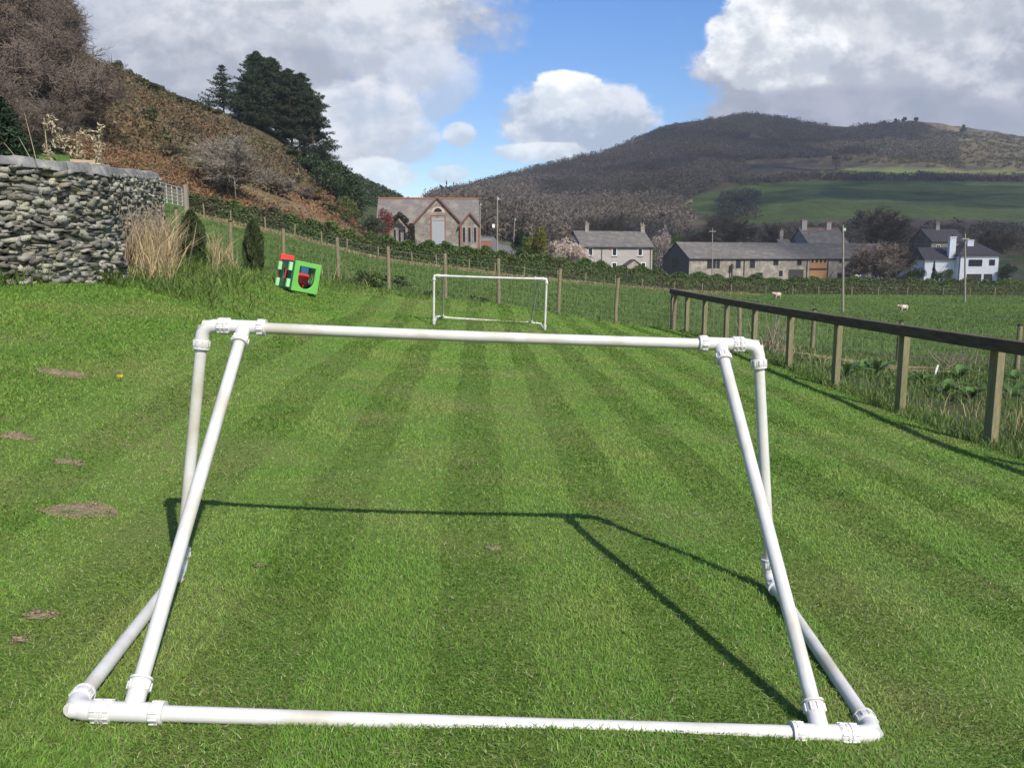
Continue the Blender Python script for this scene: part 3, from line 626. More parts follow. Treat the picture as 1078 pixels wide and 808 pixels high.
# ---------------------------------------------------------------- trees and plants
def hit(px, py, lo=1.5, hi=60.):
    """where the view line through a photo pixel meets the ground"""
    ys = np.linspace(lo, hi, 240); G = np.array([at(px, py, y) for y in ys]); dz = G[:,2]-H(G[:,0], G[:,1])
    i = np.argmax(dz < 0) if (dz < 0).any() else len(ys)-1
    return G[i]*1.0 if i == 0 else np.array([G[i][0], ys[i], h1(G[i][0], ys[i])])
def grow(out, rg, p, d, L, r, lev, spec):
    n, kids, ang, lr, wob, upb = spec[lev]; q = p.copy(); last = lev == len(spec)-1
    for i in range(n):
        d = unit(d+rg.normal(0, wob, 3)+np.array([0,0,upb])); q2 = q+d*L/n; ra = r*(1-.7*i/n); rb = r*(1-.7*(i+1)/n)
        out[lev].append([*q, *q2, ra, rb])
        if not last and (i+1)/n > (.38 if lev == 0 else .15):
            for _ in range(kids):
                a = unit(np.cross(d, rg.normal(size=3))); th = ang*rg.uniform(.6,1.25)
                grow(out, rg, q+(q2-q)*rg.uniform(.2,1), d*math.cos(th)+a*math.sin(th), L*lr*rg.uniform(.65,1.2)*(1-.35*i/n), max(rb*.55, .006), lev+1, spec)
        q = q2
def bare_tree(label, loc, h, w=1., seed=1, wood='bark', twig='twig', group=None, stems=1, dense=1, name='bare_tree', tr=.012):
    rg = np.random.default_rng(seed); out = [[],[],[],[]]
    spec = [(6,3,.90,.80,.10,.05),(5,2+(dense > 1),.75,.62,.17,.04),(4,dense,.70,.62,.22,.02),(3,0,0,0,.28,0)]
    for s in range(stems):
        a = rg.uniform(0,6.28); grow(out, rg, np.array([math.cos(a),math.sin(a),0])*.02*h*(stems > 1), unit([math.cos(a)*.25*(stems > 1), math.sin(a)*.25*(stems > 1), 1]), .68, .022/stems**.5, 0, spec)
    sc_ = np.array([h*w,h*w,h]+[h*w,h*w,h]+[h,h])
    a = np.array(out[0]+out[1])*sc_; b = np.array(out[2]+out[3])*sc_; zt = b[:,5].max(); k = h/zt
    a *= k; b *= k; b[:,6:] = np.clip(b[:,6:], tr, None); b[:,7] *= .7
    root = thing(name, label, 'tree', loc, 0, group)
    V, F = segmesh(a, 6); o = fast('trunk', V, F, M[wood], True); o.parent = root
    V, F = segmesh(b, 3); o = fast('crown', V, F, M[twig]); o.parent = root
    return root
def place_copy(root, loc, s=1., rz=0., label=None):
    c = copy_tree(root); c.location = tuple(map(float, loc)); c.scale = (s if isinstance(s, tuple) else (s,s,s)); c.rotation_euler = (0,0,rz)
    if label: c['label'] = label
    return c
def pine(label, loc, h, w, seed, group=None, bare=.25, mat='pine', n=150, sz=.26, lo_w=1.0):
    rg = np.random.default_rng(seed); root = thing('pine_tree', label, 'tree', loc, 0, group); segs = []; C = []
    lean = rg.normal(0,.02,2); top = np.array([lean[0]*h, lean[1]*h, h])
    k = 14
    for i in range(k): segs.append([*(top*i/k), *(top*(i+1)/k), .020*h*(1-.93*i/k), .020*h*(1-.93*(i+1)/k)])
    for i in range(n):
        t = bare+(1-bare)*rg.uniform(0,1)**.95; a = rg.uniform(0,6.28); tt = (t-bare)/(1-bare); prof = (w*1.08*(1-tt**1.5)**.8*min(1,.72+tt*1.1)+.22)*rg.uniform(.45,1.15)
        b0 = top*t; e = b0+np.array([math.cos(a)*prof, math.sin(a)*prof, prof*rg.uniform(-.12,.35)]); segs.append([*b0, *e, .035*(1-t)+.025, .012])
        for f in (.55,.8,1.0):
            c = b0+(e-b0)*f+rg.normal(0,.12,3); rr = (.26+.26*rg.uniform())*(.5+.5*(1-t)+.2)
            C.append(blob_pts(c, np.array([rr*1.3,rr*1.3,rr*.55]), int(40*rr/.4), rg))
    for t in (.985,.995,1.0): C.append(blob_pts(top*t, np.array([.22,.22,.5]), 24, rg))
    V, F = segmesh(segs, 5); o = fast('trunk', V, F, M['bark']); o.parent = root
    C = np.concatenate(C); V, F = leaves(C, sz, .34, rg=rg); o = fast('crown', V, F, M[mat]); o.parent = root
    return root
def spruce(label, loc, h, w, seed, lo=.08, mat='spruce', leader=0., sz=.10, whorls=26, per=9, droop=.25, dens=1., name='spruce_tree', gap=0.):
    rg = np.random.default_rng(seed); root = thing(name, label, 'tree', loc); segs = [[0,0,0,0,0,h*.6,.018*h,.010*h],[0,0,h*.6,0,0,h,.010*h,.003*h]]; C = []
    if leader: segs.append([0,0,h,0,0,h+leader,.012,.006])
    for i in range(whorls):
        t = lo+(1-lo)*(i+rg.uniform(-.3,.3))/whorls; R_ = w*(1-t)**.8*(1-.18*(i % 2))*(1 if rg.uniform() > gap else .6)+.05
        for j in range(per):
            a = j*6.283/per+rg.uniform(-.3,.3)+i*.7; rr = R_*rg.uniform(.75,1.12); m = max(3, int(rr/.16*dens))
            prev = np.array([0,0,t*h])
            for q in range(1, m+1):
                f = q/m; p = np.array([math.cos(a)*rr*f, math.sin(a)*rr*f, t*h-droop*rr*math.sin(f*2.2)+.12*rr*f*f]); segs.append([*prev, *p, .012*(1-f)+.006, .012*(1-f)+.004]); prev = p
                C.append(blob_pts(p, np.array([.16,.16,.07])*(1+.5*(1-f))*sz/.10, int(9*dens), rg))
    V, F = segmesh(segs, 4); o = fast('trunk', V, F, M['bark']); o.parent = root
    C = np.concatenate(C); V, F = leaves(C, sz, .5, rg=rg); o = fast('crown', V, F, M[mat]); o.parent = root
    return root
def bush(name, label, cat, loc, rx, ry, h, n, size, mat, seed=1, wood='bark', group=None, lumps=9, asp=.7, low=.1, shape='round'):
    rg = np.random.default_rng(seed); root = thing(name, label, cat, loc, 0, group); C = []; segs = []
    for i in range(lumps):
        a = rg.uniform(0,6.28); f = rg.uniform(.1,.72); zc = rg.uniform(low+.15,.8)*h; tap = (1-(zc/h)) if shape == 'cone' else math.sin(math.pi*min(.95,zc/h*.75+.25))
        c = np.array([math.cos(a)*rx*f*tap, math.sin(a)*ry*f*tap, zc]); rr = rg.uniform(.28,.5); k_ = max(tap,.35)
        C.append(blob_pts(c, np.array([rx*rr*1.1*k_, ry*rr*1.1*k_, h*rr*.55]), n//lumps, rg)); segs.append([0,0,0, *c, .02*h*.6+.01, .008])
        for _ in range(5):
            e = c+rg.normal(0,1,3)*np.array([rx,ry,h*.6])*rr*.5; segs.append([*c, *e, .012, .004])
    C = np.concatenate(C); C[:,2] = np.clip(C[:,2], .02, h*1.02)
    if shape == 'cone': C[:,:2] *= np.clip(1.35-(C[:,2:]/h)*1.25, .06, 1)
    V, F = segmesh(segs, 4); o = fast('stem', V, F, M[wood]); o.parent = root
    V, F = leaves(C, size, asp, rg=rg); o = fast('foliage', V, F, M[mat]); o.parent = root
    return root
def cypress(label, loc, w, h, seed):
    rg = np.random.default_rng(seed); root = thing('cypress_shrub', label, 'shrub', loc, 0, 'small cypress shrubs by the wire fence'); n = 7500
    z = rg.uniform(0.02,1,n)**.9; prof = np.where(z < .3, .78+.22*z/.3, np.clip(1-((z-.3)/.7)**3.0, .02, 1)); a = rg.uniform(0,6.28,n); rr = prof*w*(rg.uniform(.4,1,n)**.5)*(1+.22*np.sin(a*5+z*9))
    C = np.c_[np.cos(a)*rr, np.sin(a)*rr, z*h]; u = np.c_[np.cos(a)*.35, np.sin(a)*.35, np.ones(n)]+rg.normal(0,.25,(n,3)); u /= np.linalg.norm(u,axis=1,keepdims=True)
    wv = np.cross(u, rg.normal(size=(n,3))); wv /= np.linalg.norm(wv,axis=1,keepdims=True); s = (.055*rg.uniform(.6,1.4,n))[:,None]
    V = np.stack([C-u*s, C+wv*s*.3, C+u*s*1.3, C-wv*s*.3],1).reshape(-1,3); o = fast('foliage', V, np.arange(4*n).reshape(n,4), M['thuja']); o.parent = root
    V, F = segmesh([[0,0,-.05,0,0,h*.85,.03,.006]], 5); o = fast('stem', V, F, M['bark']); o.parent = root
for px, py, w, h, lb in ((203.5,272,.20,1.32,'taller dark cypress shrub nearer the stone wall'), (268,279,.235,1.25,'shorter cypress shrub beside the green plastic play cube')):
    p = hit(px, py+6, 12, 22); cypress(lb, p, w, at(px, 225 if px < 240 else 233, p[1])[2]-p[2], int(px))

# spruce and dried stalks rising behind the wall
p = gp(8, 21); spruce('dark dense spruce with a bare pale leader shoot rising behind the stone wall', p, (at(8,98,21)[2]-p[2]), 1.75, 5, lo=.05, leader=1.0, sz=.085, whorls=30, per=12, droop=.3, dens=1.6)
rg = np.random.default_rng(8)
for i, (px, top, lb) in enumerate(((60,124,'leftmost dried flower stalk with drooping pale heads above the stone wall'),(74,140,'middle dried flower stalk with pale heads above the stone wall'),(97,134,'rightmost dried flower stalk with pale heads above the stone wall coping'))):
    b = gp(px+(12 if i == 0 else -3), 14.5); t = at(px-10 if i == 0 else px+3, top, 14.5); root = thing('dried_flower_stalk', lb, 'plant', b, 0, 'dried flower stalks behind the wall')
    pts = [b+(t-b)*f+np.array([.10*math.sin(f*2.5)*(1 if i else -1),0,0]) for f in np.linspace(0,1,7)]; MB().poly(pts, list(np.linspace(.013,.006,7)), 6).obj('stalk', M['plume'], root)
    C = np.concatenate([blob_pts(b+(t-b)*f+np.array([rg.uniform(-.16,.16),0,-.02]), (.09,.07,.10), 34, rg) for f in np.linspace(.62,1.0,9)])
    V, F = leaves(C, .045, .5, rg=rg); adopt(fast('flower_head', V, F, M['plume']), root)
for i, (px, py, w_, n_, m_, lb) in enumerate(((72,168,.5,900,'lime','pale green leafy shrub just behind the wall coping under the dried stalks'),(104,175,.55,700,'lime','low yellow green shrub behind the wall coping'))):
    p = gp(px, 14.8); bush('leafy_shrub', lb, 'shrub', p, w_, w_, at(px,py-6,14.8)[2]-p[2], n_, .06, m_, 40+i)
segs = []; 
for (x0,y0,x1,y1) in ((22,172,4,150),(34,170,20,145),(38,168,26,120)):
    root = thing('bare_sapling', 'thin bare pale stems standing in front of the dark spruce behind the wall', 'plant', gp(x0,14), 0, 'bare stems behind the wall'); MB().poly([gp(x0,14), at(x0,y0,14), at(x1,y1,14)], [.009,.007,.003], 5).obj('stem', M['plume'], root)

# bare trees on the left bank and ridge
lbs = ['leftmost tall bare brown tree on the bank behind the spruce','wide bare brown tree on the left bank above the dried stalks','rightmost round bare tree on the left bank beside open bracken','bare tree low on the left bank at the picture edge','slim bare tree standing higher on the left bank','bare tree half hidden by the wide one on the left bank','low bare tree at the foot of the left bank']
t0 = None
for i, (px, Y, py, lb, w) in enumerate(((18,62,18,lbs[0],.95),(52,66,42,lbs[1],1.0),(74,60,92,lbs[2],1.1),(-22,58,60,lbs[3],1.0),(38,74,20,lbs[4],.85),(66,70,55,lbs[5],.9),(30,56,95,lbs[6],.9))):
    p = gp(px, Y); h = at(px, py, Y)[2]-p[2]
    if i < 2: t_ = bare_tree(lb, p, h, 1.35, 70+i, 'bark', 'twig', 'bare trees on the left bank', stems=3, dense=2, tr=.012); prot = (t_, h)
    else: place_copy(prot[0], p, h/prot[1], i*1.3, lb)
for i, (px, Y, py, lb) in enumerate(((4,97,-75,'leftmost bare tree on the ridge skyline at upper left'),(30,99,-40,'second bare tree on the ridge skyline from the left'),(52,101,-12,'third bare ridge tree, leaning over the slope'),(78,102,8,'last bare tree down the ridge skyline at upper left'),(-12,96,-90,'bare ridge tree cut by the left picture edge'),(17,98,-55,'bare ridge tree between the leftmost and second ones'),(41,100,-30,'bare ridge tree behind the leaning one'),(66,101,2,'bare ridge tree just before the last on the skyline'),(30,86,-5,'bare tree below the ridge trees on the upper slope'),(62,80,40,'small bare tree below the ridge above the left bank'),(8,84,-25,'bare tree on the upper slope at the left picture edge'),(46,90,-12,'bare tree on the upper slope under the leaning ridge tree'),(84,92,28,'low bare tree on the upper slope at the edge of the open bracken'),(-8,76,0,'bare tree rising between the ridge and the left bank'),(26,78,8,'bare tree crowded between the left bank and the ridge'))):
    p = gp(px, Y); h = at(px, py, Y)[2]-p[2]
    if i == 0: t_ = bare_tree(lb, p, h, 1.2, 81, 'bark', 'twig', 'bare trees on the left ridge', stems=2, dense=2, tr=.015); prot = (t_, h)
    else: place_copy(prot[0], p, h/prot[1], i*2.1, lb)
p = gp(250, 72); bare_tree('pale lichen covered bare tree on the bracken slope below the pines', p, at(250,138,72)[2]-p[2], 1.35, 91, 'palebark', 'palebark', None, stems=3, dense=3, tr=.016)
for i, (px, Y, py, lb, tw) in enumerate(((203,78,172,'small bare tree left of the pale lichen covered tree','twig'),(300,84,185,'grey bare thicket tree right of the pale lichen covered tree','palebark'),(322,90,196,'small bare tree at the foot of the evergreens','twig'),(283,82,176,'bare tree half hidden behind the pale lichen covered one','palebark'),(180,76,150,'thin bare tree at the edge of the bracken slope','twigdark'))):
    p = gp(px, Y); h = at(px, py, Y)[2]-p[2]
    if h > .8: bare_tree(lb, p, h, 1.25, 95+i, 'bark', tw, None, stems=3, dense=2, tr=.018)
# pines and evergreens
for i, (px, Y, top, w, lb, bare) in enumerate(((268,124,76,2.9,'leftmost pine of the dark clump on the hillside',.04),(274,128,57,4.3,'tallest dark pine in the hillside clump',.05),(291,131,63,4.3,'second tallest dark pine, right of the tallest',.10),(308,127,75,4.2,'dark pine in the middle right of the hillside clump',.20),(321,130,80,3.9,'dark pine with sky showing through its trunk at right of the clump',.30),(333,126,96,3.3,'rightmost lowest pine of the hillside clump',.04))):
    p = gp(px, Y); pine(lb, p, at(px,top,Y)[2]-p[2], w, 120+i, 'dark pines on the hillside', bare, n=(300 if i < 3 else 210), sz=.25)
p = gp(236, 118); spruce('lone thin conifer with sparse layered branches left of the pine clump', p, at(234,68,118)[2]-p[2], 4.6, 31, lo=.26, mat='pine', sz=.19, whorls=14, per=7, droop=.16, dens=.75, name='larch_tree', gap=.3)
for i, (px, Y, top, w, lb) in enumerate(((318,112,168,3.2,'round evergreen tree at the foot of the pine clump'),(338,114,163,4.0,'broad dark evergreen tree below the rightmost pine'),(358,118,172,3.6,'evergreen tree at right end of the row below the pines'),(300,118,160,3.0,'evergreen tree tucked under the middle pines'),(376,124,186,3.0,'low evergreen tree above the red flowering shrub'))):
    p = gp(px, Y); bush('evergreen_tree', lb, 'tree', p, w, w, at(px,top,Y)[2]-p[2]+.3, 4200, .22, 'holly', 140+i, group='evergreens below the pines', lumps=16)
for i, (px, Y, top, w, h_, m_, lb) in enumerate(((404,112,216,2.1,0,'redbud','red flowering shrub left of the slate roofed schoolhouse'),(389,108,226,2.6,0,'holly','green shrub in front of the red flowering shrub'),(366,104,205,2.4,0,'lime','pale yellow green shrub on the slope above the hedge'),(345,98,222,1.7,0,'holly','small dark shrub on the bracken slope above the hedge'),(352,104,220,2.2,0,'bracken','brown shrub on the slope above the hedge'),(330,96,212,2.2,0,'bracken','tawny shrub on the slope under the evergreens'))):
    p = gp(px, Y); bush('flowering_shrub' if m_ == 'redbud' else 'hillside_shrub', lb, 'shrub', p, w, w, max(.8, at(px,top,Y)[2]-p[2]), 2600, .13, m_, 160+i, lumps=12)
for i, (px, Y, top, w, m_, lb, nm) in enumerate(((566,98,238,1.7,'yellowcon','golden yellow conifer beside the cream blossom tree','golden_conifer'),(553,102,250,1.5,'hedge','green shrub left of the golden conifer','garden_shrub'),(546,106,240,1.2,'spruce','dark shrub beside the lane left of the golden conifer','garden_shrub'),(590,112,248,3.9,'blossom','cream blossom tree at the left end of the grey cottage','blossom_tree'),(605,113,256,2.6,'blossom','lower cream blossom tree against the cottage wall','blossom_tree'),(574,108,255,2.0,'twig','brown leafless shrub under the cream blossom','garden_shrub'))):
    p = gp(px, Y); bush(nm, lb, 'tree' if 'tree' in nm or 'conifer' in nm else 'shrub', p, w, w, at(px,top,Y)[2]-p[2], 3400, .13 if m_ != 'blossom' else .12, m_, 180+i, lumps=14)
for i, (px, Y, top, w, m_, lb) in enumerate(((697,168,236,3.6,'blossom','pale blossom tree between the cottage and the long stone barn'),(711,172,240,3.0,'hedge','green tree behind the left gable of the barn'),(684,166,250,2.4,'hedge','green garden tree at the right corner of the cottage'))):
    p = gp(px, Y); bush('garden_tree', lb, 'tree', p, w, w, at(px,top,Y)[2]-p[2], 2600, .16, m_, 200+i, lumps=12)
vt = [(925,146,252,'bare tree in front of the low house beside the barn','twig'),(945,150,256,'spreading bare tree between the barn and white house','twigdark'),(930,205,214,'large dark bare tree on the slope behind the low house','twigdark'),(957,200,228,'dark bare tree behind the stone house','twigdark'),(765,205,224,'bare tree behind the barn roof','twigdark'),(800,210,232,'bare tree on the slope behind the chimneyed roof','twigdark'),(740,200,238,'bare tree above the left end of the barn roof','twigdark'),(660,205,222,'bare tree behind the right end of the cottage','twigdark'),(620,200,225,'bare tree behind the cottage chimneys','twigdark'),(1035,205,238,'bare tree above the white house roof','twigdark'),(1066,200,240,'bare tree at the far right above the white house','twigdark'),(905,150,268,'small bare tree in front of the low white wall','palebark')]
for i, (px, Y, top, lb, tw) in enumerate(vt):
    p = gp(px, Y); h = at(px, top, Y)[2]-p[2]
    if i in (0,2): t_ = bare_tree(lb, p, h, 1.25, 210+i, 'bark', tw, 'bare trees around the village', stems=2, dense=3, tr=.030); pr = {**(pr if i else {}), tw: (t_, h)}
    else: place_copy(pr[tw][0], p, h/pr[tw][1], i*1.7, lb) if tw in pr else bare_tree(lb, p, h, 1.2, 230+i, 'bark', tw, 'bare trees around the village', stems=2, dense=3, tr=.035)
for i, (px, Y, top, w, m_, lb) in enumerate(((982,152,274,1.3,'spruce','small dark conifer in front of the white house'),(994,150,281,2.2,'hedge','green shrub in front of the shaded white wing'),(935,147,280,2.6,'spruce','dark shrub under the pale bare tree'),(965,152,280,2.6,'hedge','dark shrub left of the white house'),(1062,156,276,2.6,'holly','dark shrub at the right corner of the white house'))):
    p = gp(px, Y); bush('village_shrub', lb, 'shrub', p, w, w, at(px,top,Y)[2]-p[2], 1800, .17, m_, 250+i, lumps=10, shape='cone' if px == 982 else 'round')

# gorse on the left ridge, bracken over the slope
gl = []
for i, (px, Y) in enumerate([(124,109),(136,110),(144,110),(151,110),(158,110),(164,111),(170,111),(176,111),(182,112),(188,112),(194,113),(200,113),(206,114),(212,114),(218,115),(224,116),(230,117),(160,88),(110,84)]):
    p = gp(px, Y); lb = 'dark gorse bushes lined along the crest of the left slope' if i < 17 else ('dark gorse bush alone in the middle of the bracken slope' if i == 17 else 'gorse bush at the edge of the bare trees on the slope')
    if i == 0: gb_ = bush('gorse_bush', lb, 'bush', p, 1.7, 1.7, 1.5, 1500, .16, 'gorse', 300, group='gorse bushes on the left slope', lumps=9)
    else: place_copy(gb_, p, (random.uniform(.8,1.2),random.uniform(.8,1.2),random.uniform(.6,.95)), i*1.1, lb)
def scatter(poly, n, Y0, Y1, crop=None):
    P = np.array(poly); px = rng.uniform(P[:,0].min(), P[:,0].max(), n); Y = np.sqrt(rng.uniform(Y0**2, Y1**2, n)); X = (px-539)/FPX*Y*cp
    Z = H(X, Y); X = (px-539)/FPX*(Y*cp-(Z-CAMZ)*sp); Z = H(X, Y); qx, qy = proj(X, Y, Z); k = inpoly(qx, qy, poly); return X[k], Y[k], Z[k]
X, Y, Z = scatter([(60,160),(110,90),(215,120),(300,170),(395,215),(420,250),(300,238),(205,206),(150,190)], 26000, 58, 118)
k = rng.uniform(size=len(X)) < np.clip(fbm(X/9, Y/9, 3, 44)*2+.6, .1, 1); X, Y, Z = X[k], Y[k], Z[k]
C = np.repeat(np.c_[X,Y,Z], 5, 0)+rng.normal(0,.28,(len(X)*5,3)); C[:,2] = np.repeat(Z, 5)+abs(rng.normal(.15,.16,len(C)))
V, F = leaves(C, .2, .45); tag(fast('bracken', V, F, M['bracken']), 'rusty dead bracken covering the left hillside', 'bracken', kind='stuff')
def wood(name, label, poly, n, Y0, Y1, r, h, mat, per, size, mind=0.):
    X, Y, Z = scatter(poly, n, Y0, Y1); m = len(X); hh = h*rng.uniform(.65,1.25,m); rr = r*rng.uniform(.7,1.25,m)
    d = rng.normal(size=(m,per,3)); d /= np.linalg.norm(d,axis=2,keepdims=True); d *= rng.uniform(.3,1,(m,per,1))**.4
    C = np.stack([X,Y,Z+hh*.55],1)[:,None,:]+d*np.stack([rr,rr,hh*.5],1)[:,None,:]; C = C.reshape(-1,3)
    V, F = tris(C, size); print(name, m)
    S = np.c_[X,Y,Z-.5,X,Y,Z+hh*.7,.018*hh,.008*hh]; V2, F2 = segmesh(S, 3); F2 = np.concatenate([F2[:,[0,1,2]], F2[:,[0,2,3]]])
    tag(fast(name, np.r_[V,V2], np.r_[F,F2+len(V)], M[mat]), label, 'woodland', kind='stuff')
wood('heath', 'low brown heath and gorse covering the upper left slope', [(85,62),(215,116),(330,172),(385,222),(300,205),(205,185),(100,150)], 1500, 70, 128, 1.1, .6, 'heather', 34, .2)
wood('hanging_wood', 'leafless purple brown woodland on the far hillside reading as one mass', [(446,222),(470,212),(520,198),(640,166),(760,163),(786,184),(742,202),(705,218),(725,240),(690,262),(600,268),(540,262),(480,246)], 9500, 190, 720, 4.0, 8.5, 'twigpurple', 105, .55)
wood('hilltop_wood', 'scrubby dark wood over the domed hilltop', [(640,162),(700,137),(790,122),(850,131),(885,139),(905,146),(905,163),(800,170),(760,168)], 6500, 480, 930, 3.2, 5, 'twigdark', 70, .6)
wood('ridge_scrub', 'dark scrub on the right end of the far ridge', [(884,140),(905,135),(960,132),(1005,150),(1010,172),(940,168),(884,160)], 2400, 560, 900, 3.5, 5.5, 'twigdark', 46, .8)
wood('ridge_evergreens', 'dark green trees along the ridge behind the pines', [(335,158),(375,175),(425,207),(425,225),(380,215),(335,190)], 1500, 150, 300, 1.9, 2.6, 'holly', 90, .4)
wood('field_scrub', 'dark leafless scrub clump running up into the hill pasture', [(756,208),(800,205),(798,232),(762,234)], 260, 190, 500, 3.0, 3.6, 'twigdark', 80, .5)
wood('village_scrub', 'dark scrub and bare trees on the slope behind the village', [(690,250),(760,250),(860,246),(960,242),(1100,246),(1100,270),(690,270)], 420, 175, 300, 3.0, 3.6, 'twigdark', 110, .42)
wood('pasture_hedgerow', 'dark hedgerow bounding the top of the hill pasture', [(770,190),(850,184.5),(960,186),(1100,186),(1100,191.5),(960,190.5),(850,190.5),(780,196)], 3600, 420, 640, 2.0, 3.0, 'twigdark', 46, .6)
wood('moor_gorse', 'scattered dark gorse over the bracken at the far right hilltop', [(870,170),(950,150),(985,138),(1078,143),(1200,150),(1200,180),(960,176)], 2600, 540, 900, 1.8, 1.6, 'gorse', 40, .5)
for i, (px, Y, hpx, lb) in enumerate(((930,842,8,'leftmost dark tree standing on the right hilltop skyline'),(943,845,5,'small tree second from left on the right hilltop skyline'),(952,845,6,'tree in the middle of the right hilltop skyline'),(964,846,5,'small tree fourth along the right hilltop skyline'),(1014,848,9,'broad dark tree furthest right on the hilltop skyline'),(880,560,17,'round bare tree below the right hilltop beside the upper pasture'))):
    p = gp(px, Y); h = hpx*Y/FPX; bush('skyline_tree', lb, 'tree', p, h*.55, h*.55, h, 500, .9 if i < 5 else .7, 'holly' if i < 5 else 'twigdark', 400+i, group='trees on the far hilltop', lumps=7)

# hedge between the pasture and the village, with its foot posts
HH_PX = [205,300,430,590,700,800,1078,1300]; HH_H = [1.15,1.3,1.55,1.75,1.6,1.55,1.6,1.6]
hp = np.linspace(199, 1290, 520); hX, hY, hZ, hHt = [], [], [], []
for px in hp:
    q = gp(px, float(np.interp(px, HEDGE_PX, HEDGE_Y))+.6); hX.append(q[0]); hY.append(q[1]); hZ.append(q[2]); hHt.append(np.interp(px, HH_PX, HH_H)*(1+.10*math.sin(px*.31)+.08*math.sin(px*.113)))
hX, hY, hZ, hHt = map(np.array, (hX, hY, hZ, hHt))
hg = thing('hedge', 'long trimmed green hedge across the far side of the pasture below the village', 'hedge', (hX[200],hY[200],hZ[200]))
n = 140000; t = rng.uniform(0, len(hp)-1.001, n); i0 = t.astype(int); f = t-i0; I = lambda a: a[i0]*(1-f)+a[i0+1]*f
vz = rng.uniform(0.03,1.04,n)**.8; wd_ = .62*(1-.35*vz); C = np.c_[I(hX)+rng.normal(0,.06,n), I(hY)+rng.uniform(-1,1,n)*wd_, I(hZ)+vz*I(hHt)*(1+.12*vnoise(t*.5, vz*0, 3)*(vz > .7))]
V, F = leaves(C, .115, .8); adopt(fast('foliage', V, F, M['hedge']), hg)
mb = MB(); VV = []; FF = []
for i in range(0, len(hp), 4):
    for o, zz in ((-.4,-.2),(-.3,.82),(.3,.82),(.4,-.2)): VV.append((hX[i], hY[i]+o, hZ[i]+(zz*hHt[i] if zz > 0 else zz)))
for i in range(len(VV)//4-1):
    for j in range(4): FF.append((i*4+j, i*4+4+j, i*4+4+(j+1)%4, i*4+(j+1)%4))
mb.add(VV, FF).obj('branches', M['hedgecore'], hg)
vf = thing('verge_fence', 'low line of weathered posts along the foot of the long hedge', 'fence', (hX[100],hY[100]-1.1,hZ[100]))
pp = []
for px in list(range(214, 1078, 31)):
    q = gp(px+random.uniform(-4,4), float(np.interp(px, HEDGE_PX, HEDGE_Y))-.55); q[2] = h1(q[0],q[1]); pp.append(q); MB().box(q+np.array([0,0,.4]), (.08,.08,.95), rz=random.random(), ry=random.uniform(-.06,.06)).obj('post', M['stockpost'], vf)
V, F = segmesh([[*(a+[0,-.07,z]), *(b+[0,-.07,z]),   .004, .004] for a, b in zip(pp[:-1], pp[1:]) for z in (.3,.75)], 3); adopt(fast('wire', V, F, M['wire']), vf)
n = 9000; px = rng.uniform(200,790,n); Yv = np.interp(px, HEDGE_PX, HEDGE_Y)-rng.uniform(.5,2.6,n); X = (px-539)/FPX*Yv*cp
V, F = blades(X, Yv, H(X,Yv), rng.uniform(.08,.26,n), .05, rng.normal(0,.5,n), rng.normal(0,.5,n)); tag(fast('verge_grass', V, F, M['verge']), 'bleached dry grass along the foot of the long hedge', 'grass', kind='stuff')

# rough patch behind the rail fence
for i, (px, py) in enumerate(((906,392),(922,395),(970,404),(994,416),(1020,423),(1010,400),(1066,402),(1065,420),(890,398),(950,408),(1040,410))):
    p = hit(px, py, 6, 20); rg = np.random.default_rng(500+i); m = 13 if i in (2,4) else 9; s = rg.uniform(.8,1.2)*(1.25 if i == 4 else 1)
    lb = {4:'largest broad leaved dock plant, near the nearest fence post',2:'dock plant with wide leaves by the second fence post',0:'dock plant at the edge of the bare soil bed'}.get(i, 'broad leaved dock plant among rough grass behind the rail fence')
    root = thing('dock_plant', lb, 'plant', p, 0, 'dock plants behind the rail fence'); mb = MB()
    for j in range(m):
        a = j*2.4+rg.uniform(-.3,.3); L = .42*s*rg.uniform(.6,1.15); el = rg.uniform(.6,1.3); wd_ = L*.14; pts = []
        d = np.array([math.cos(a),math.sin(a),0]); sd = np.array([-math.sin(a),math.cos(a),0])
        for f in (0,.3,.6,.85,1.): c = p+d*L*f*math.cos(el*(1-.4*f))+np.array([0,0,.02+L*(math.sin(el)*f-.45*f*f)]); ww = wd_*[.18,.75,1,.62,.02][[0,.3,.6,.85,1.].index(f)]; pts += [c-sd*ww+np.array([0,0,ww*.35]), c, c+sd*ww+np.array([0,0,ww*.35])]
        mb.add(pts, [(r*3+q, r*3+q+1, r*3+q+4, r*3+q+3) for r in range(4) for q in range(2)])
    mb.obj('leaf_rosette', M['dock'], root, smooth=True)
for i, (px, py, n, hh, lb) in enumerate(((152,282,150,.95,'thicket of brown dead stems against the rounded end of the stone wall'),(814,372,34,.78,'fan of tall dead pale stems leaning together behind the rail fence'),(1002,386,26,.45,'short thicket of pinkish dead stems in the rough patch at right'))):
    p = hit(px, py, 8, 19) if i else gp(px, 13.4); root = thing('dead_stem_clump', lb, 'plant', p, 0, 'clumps of dead stems'); rg = np.random.default_rng(600+i); S = []
    for j in range(n):
        b = p+np.array([rg.normal(0,.22),rg.normal(0,.15 if i else .7),-.02]); t = b+np.array([rg.normal(0,.20),rg.normal(0,.12),hh*rg.uniform(.55,1.1)]); mid = (b+t)/2+rg.normal(0,.02,3); S += [[*b,*mid,.008,.007],[*mid,*t,.007,.003]]
    V, F = segmesh(S, 4); adopt(fast('stems', V, F, M['stems']), root)
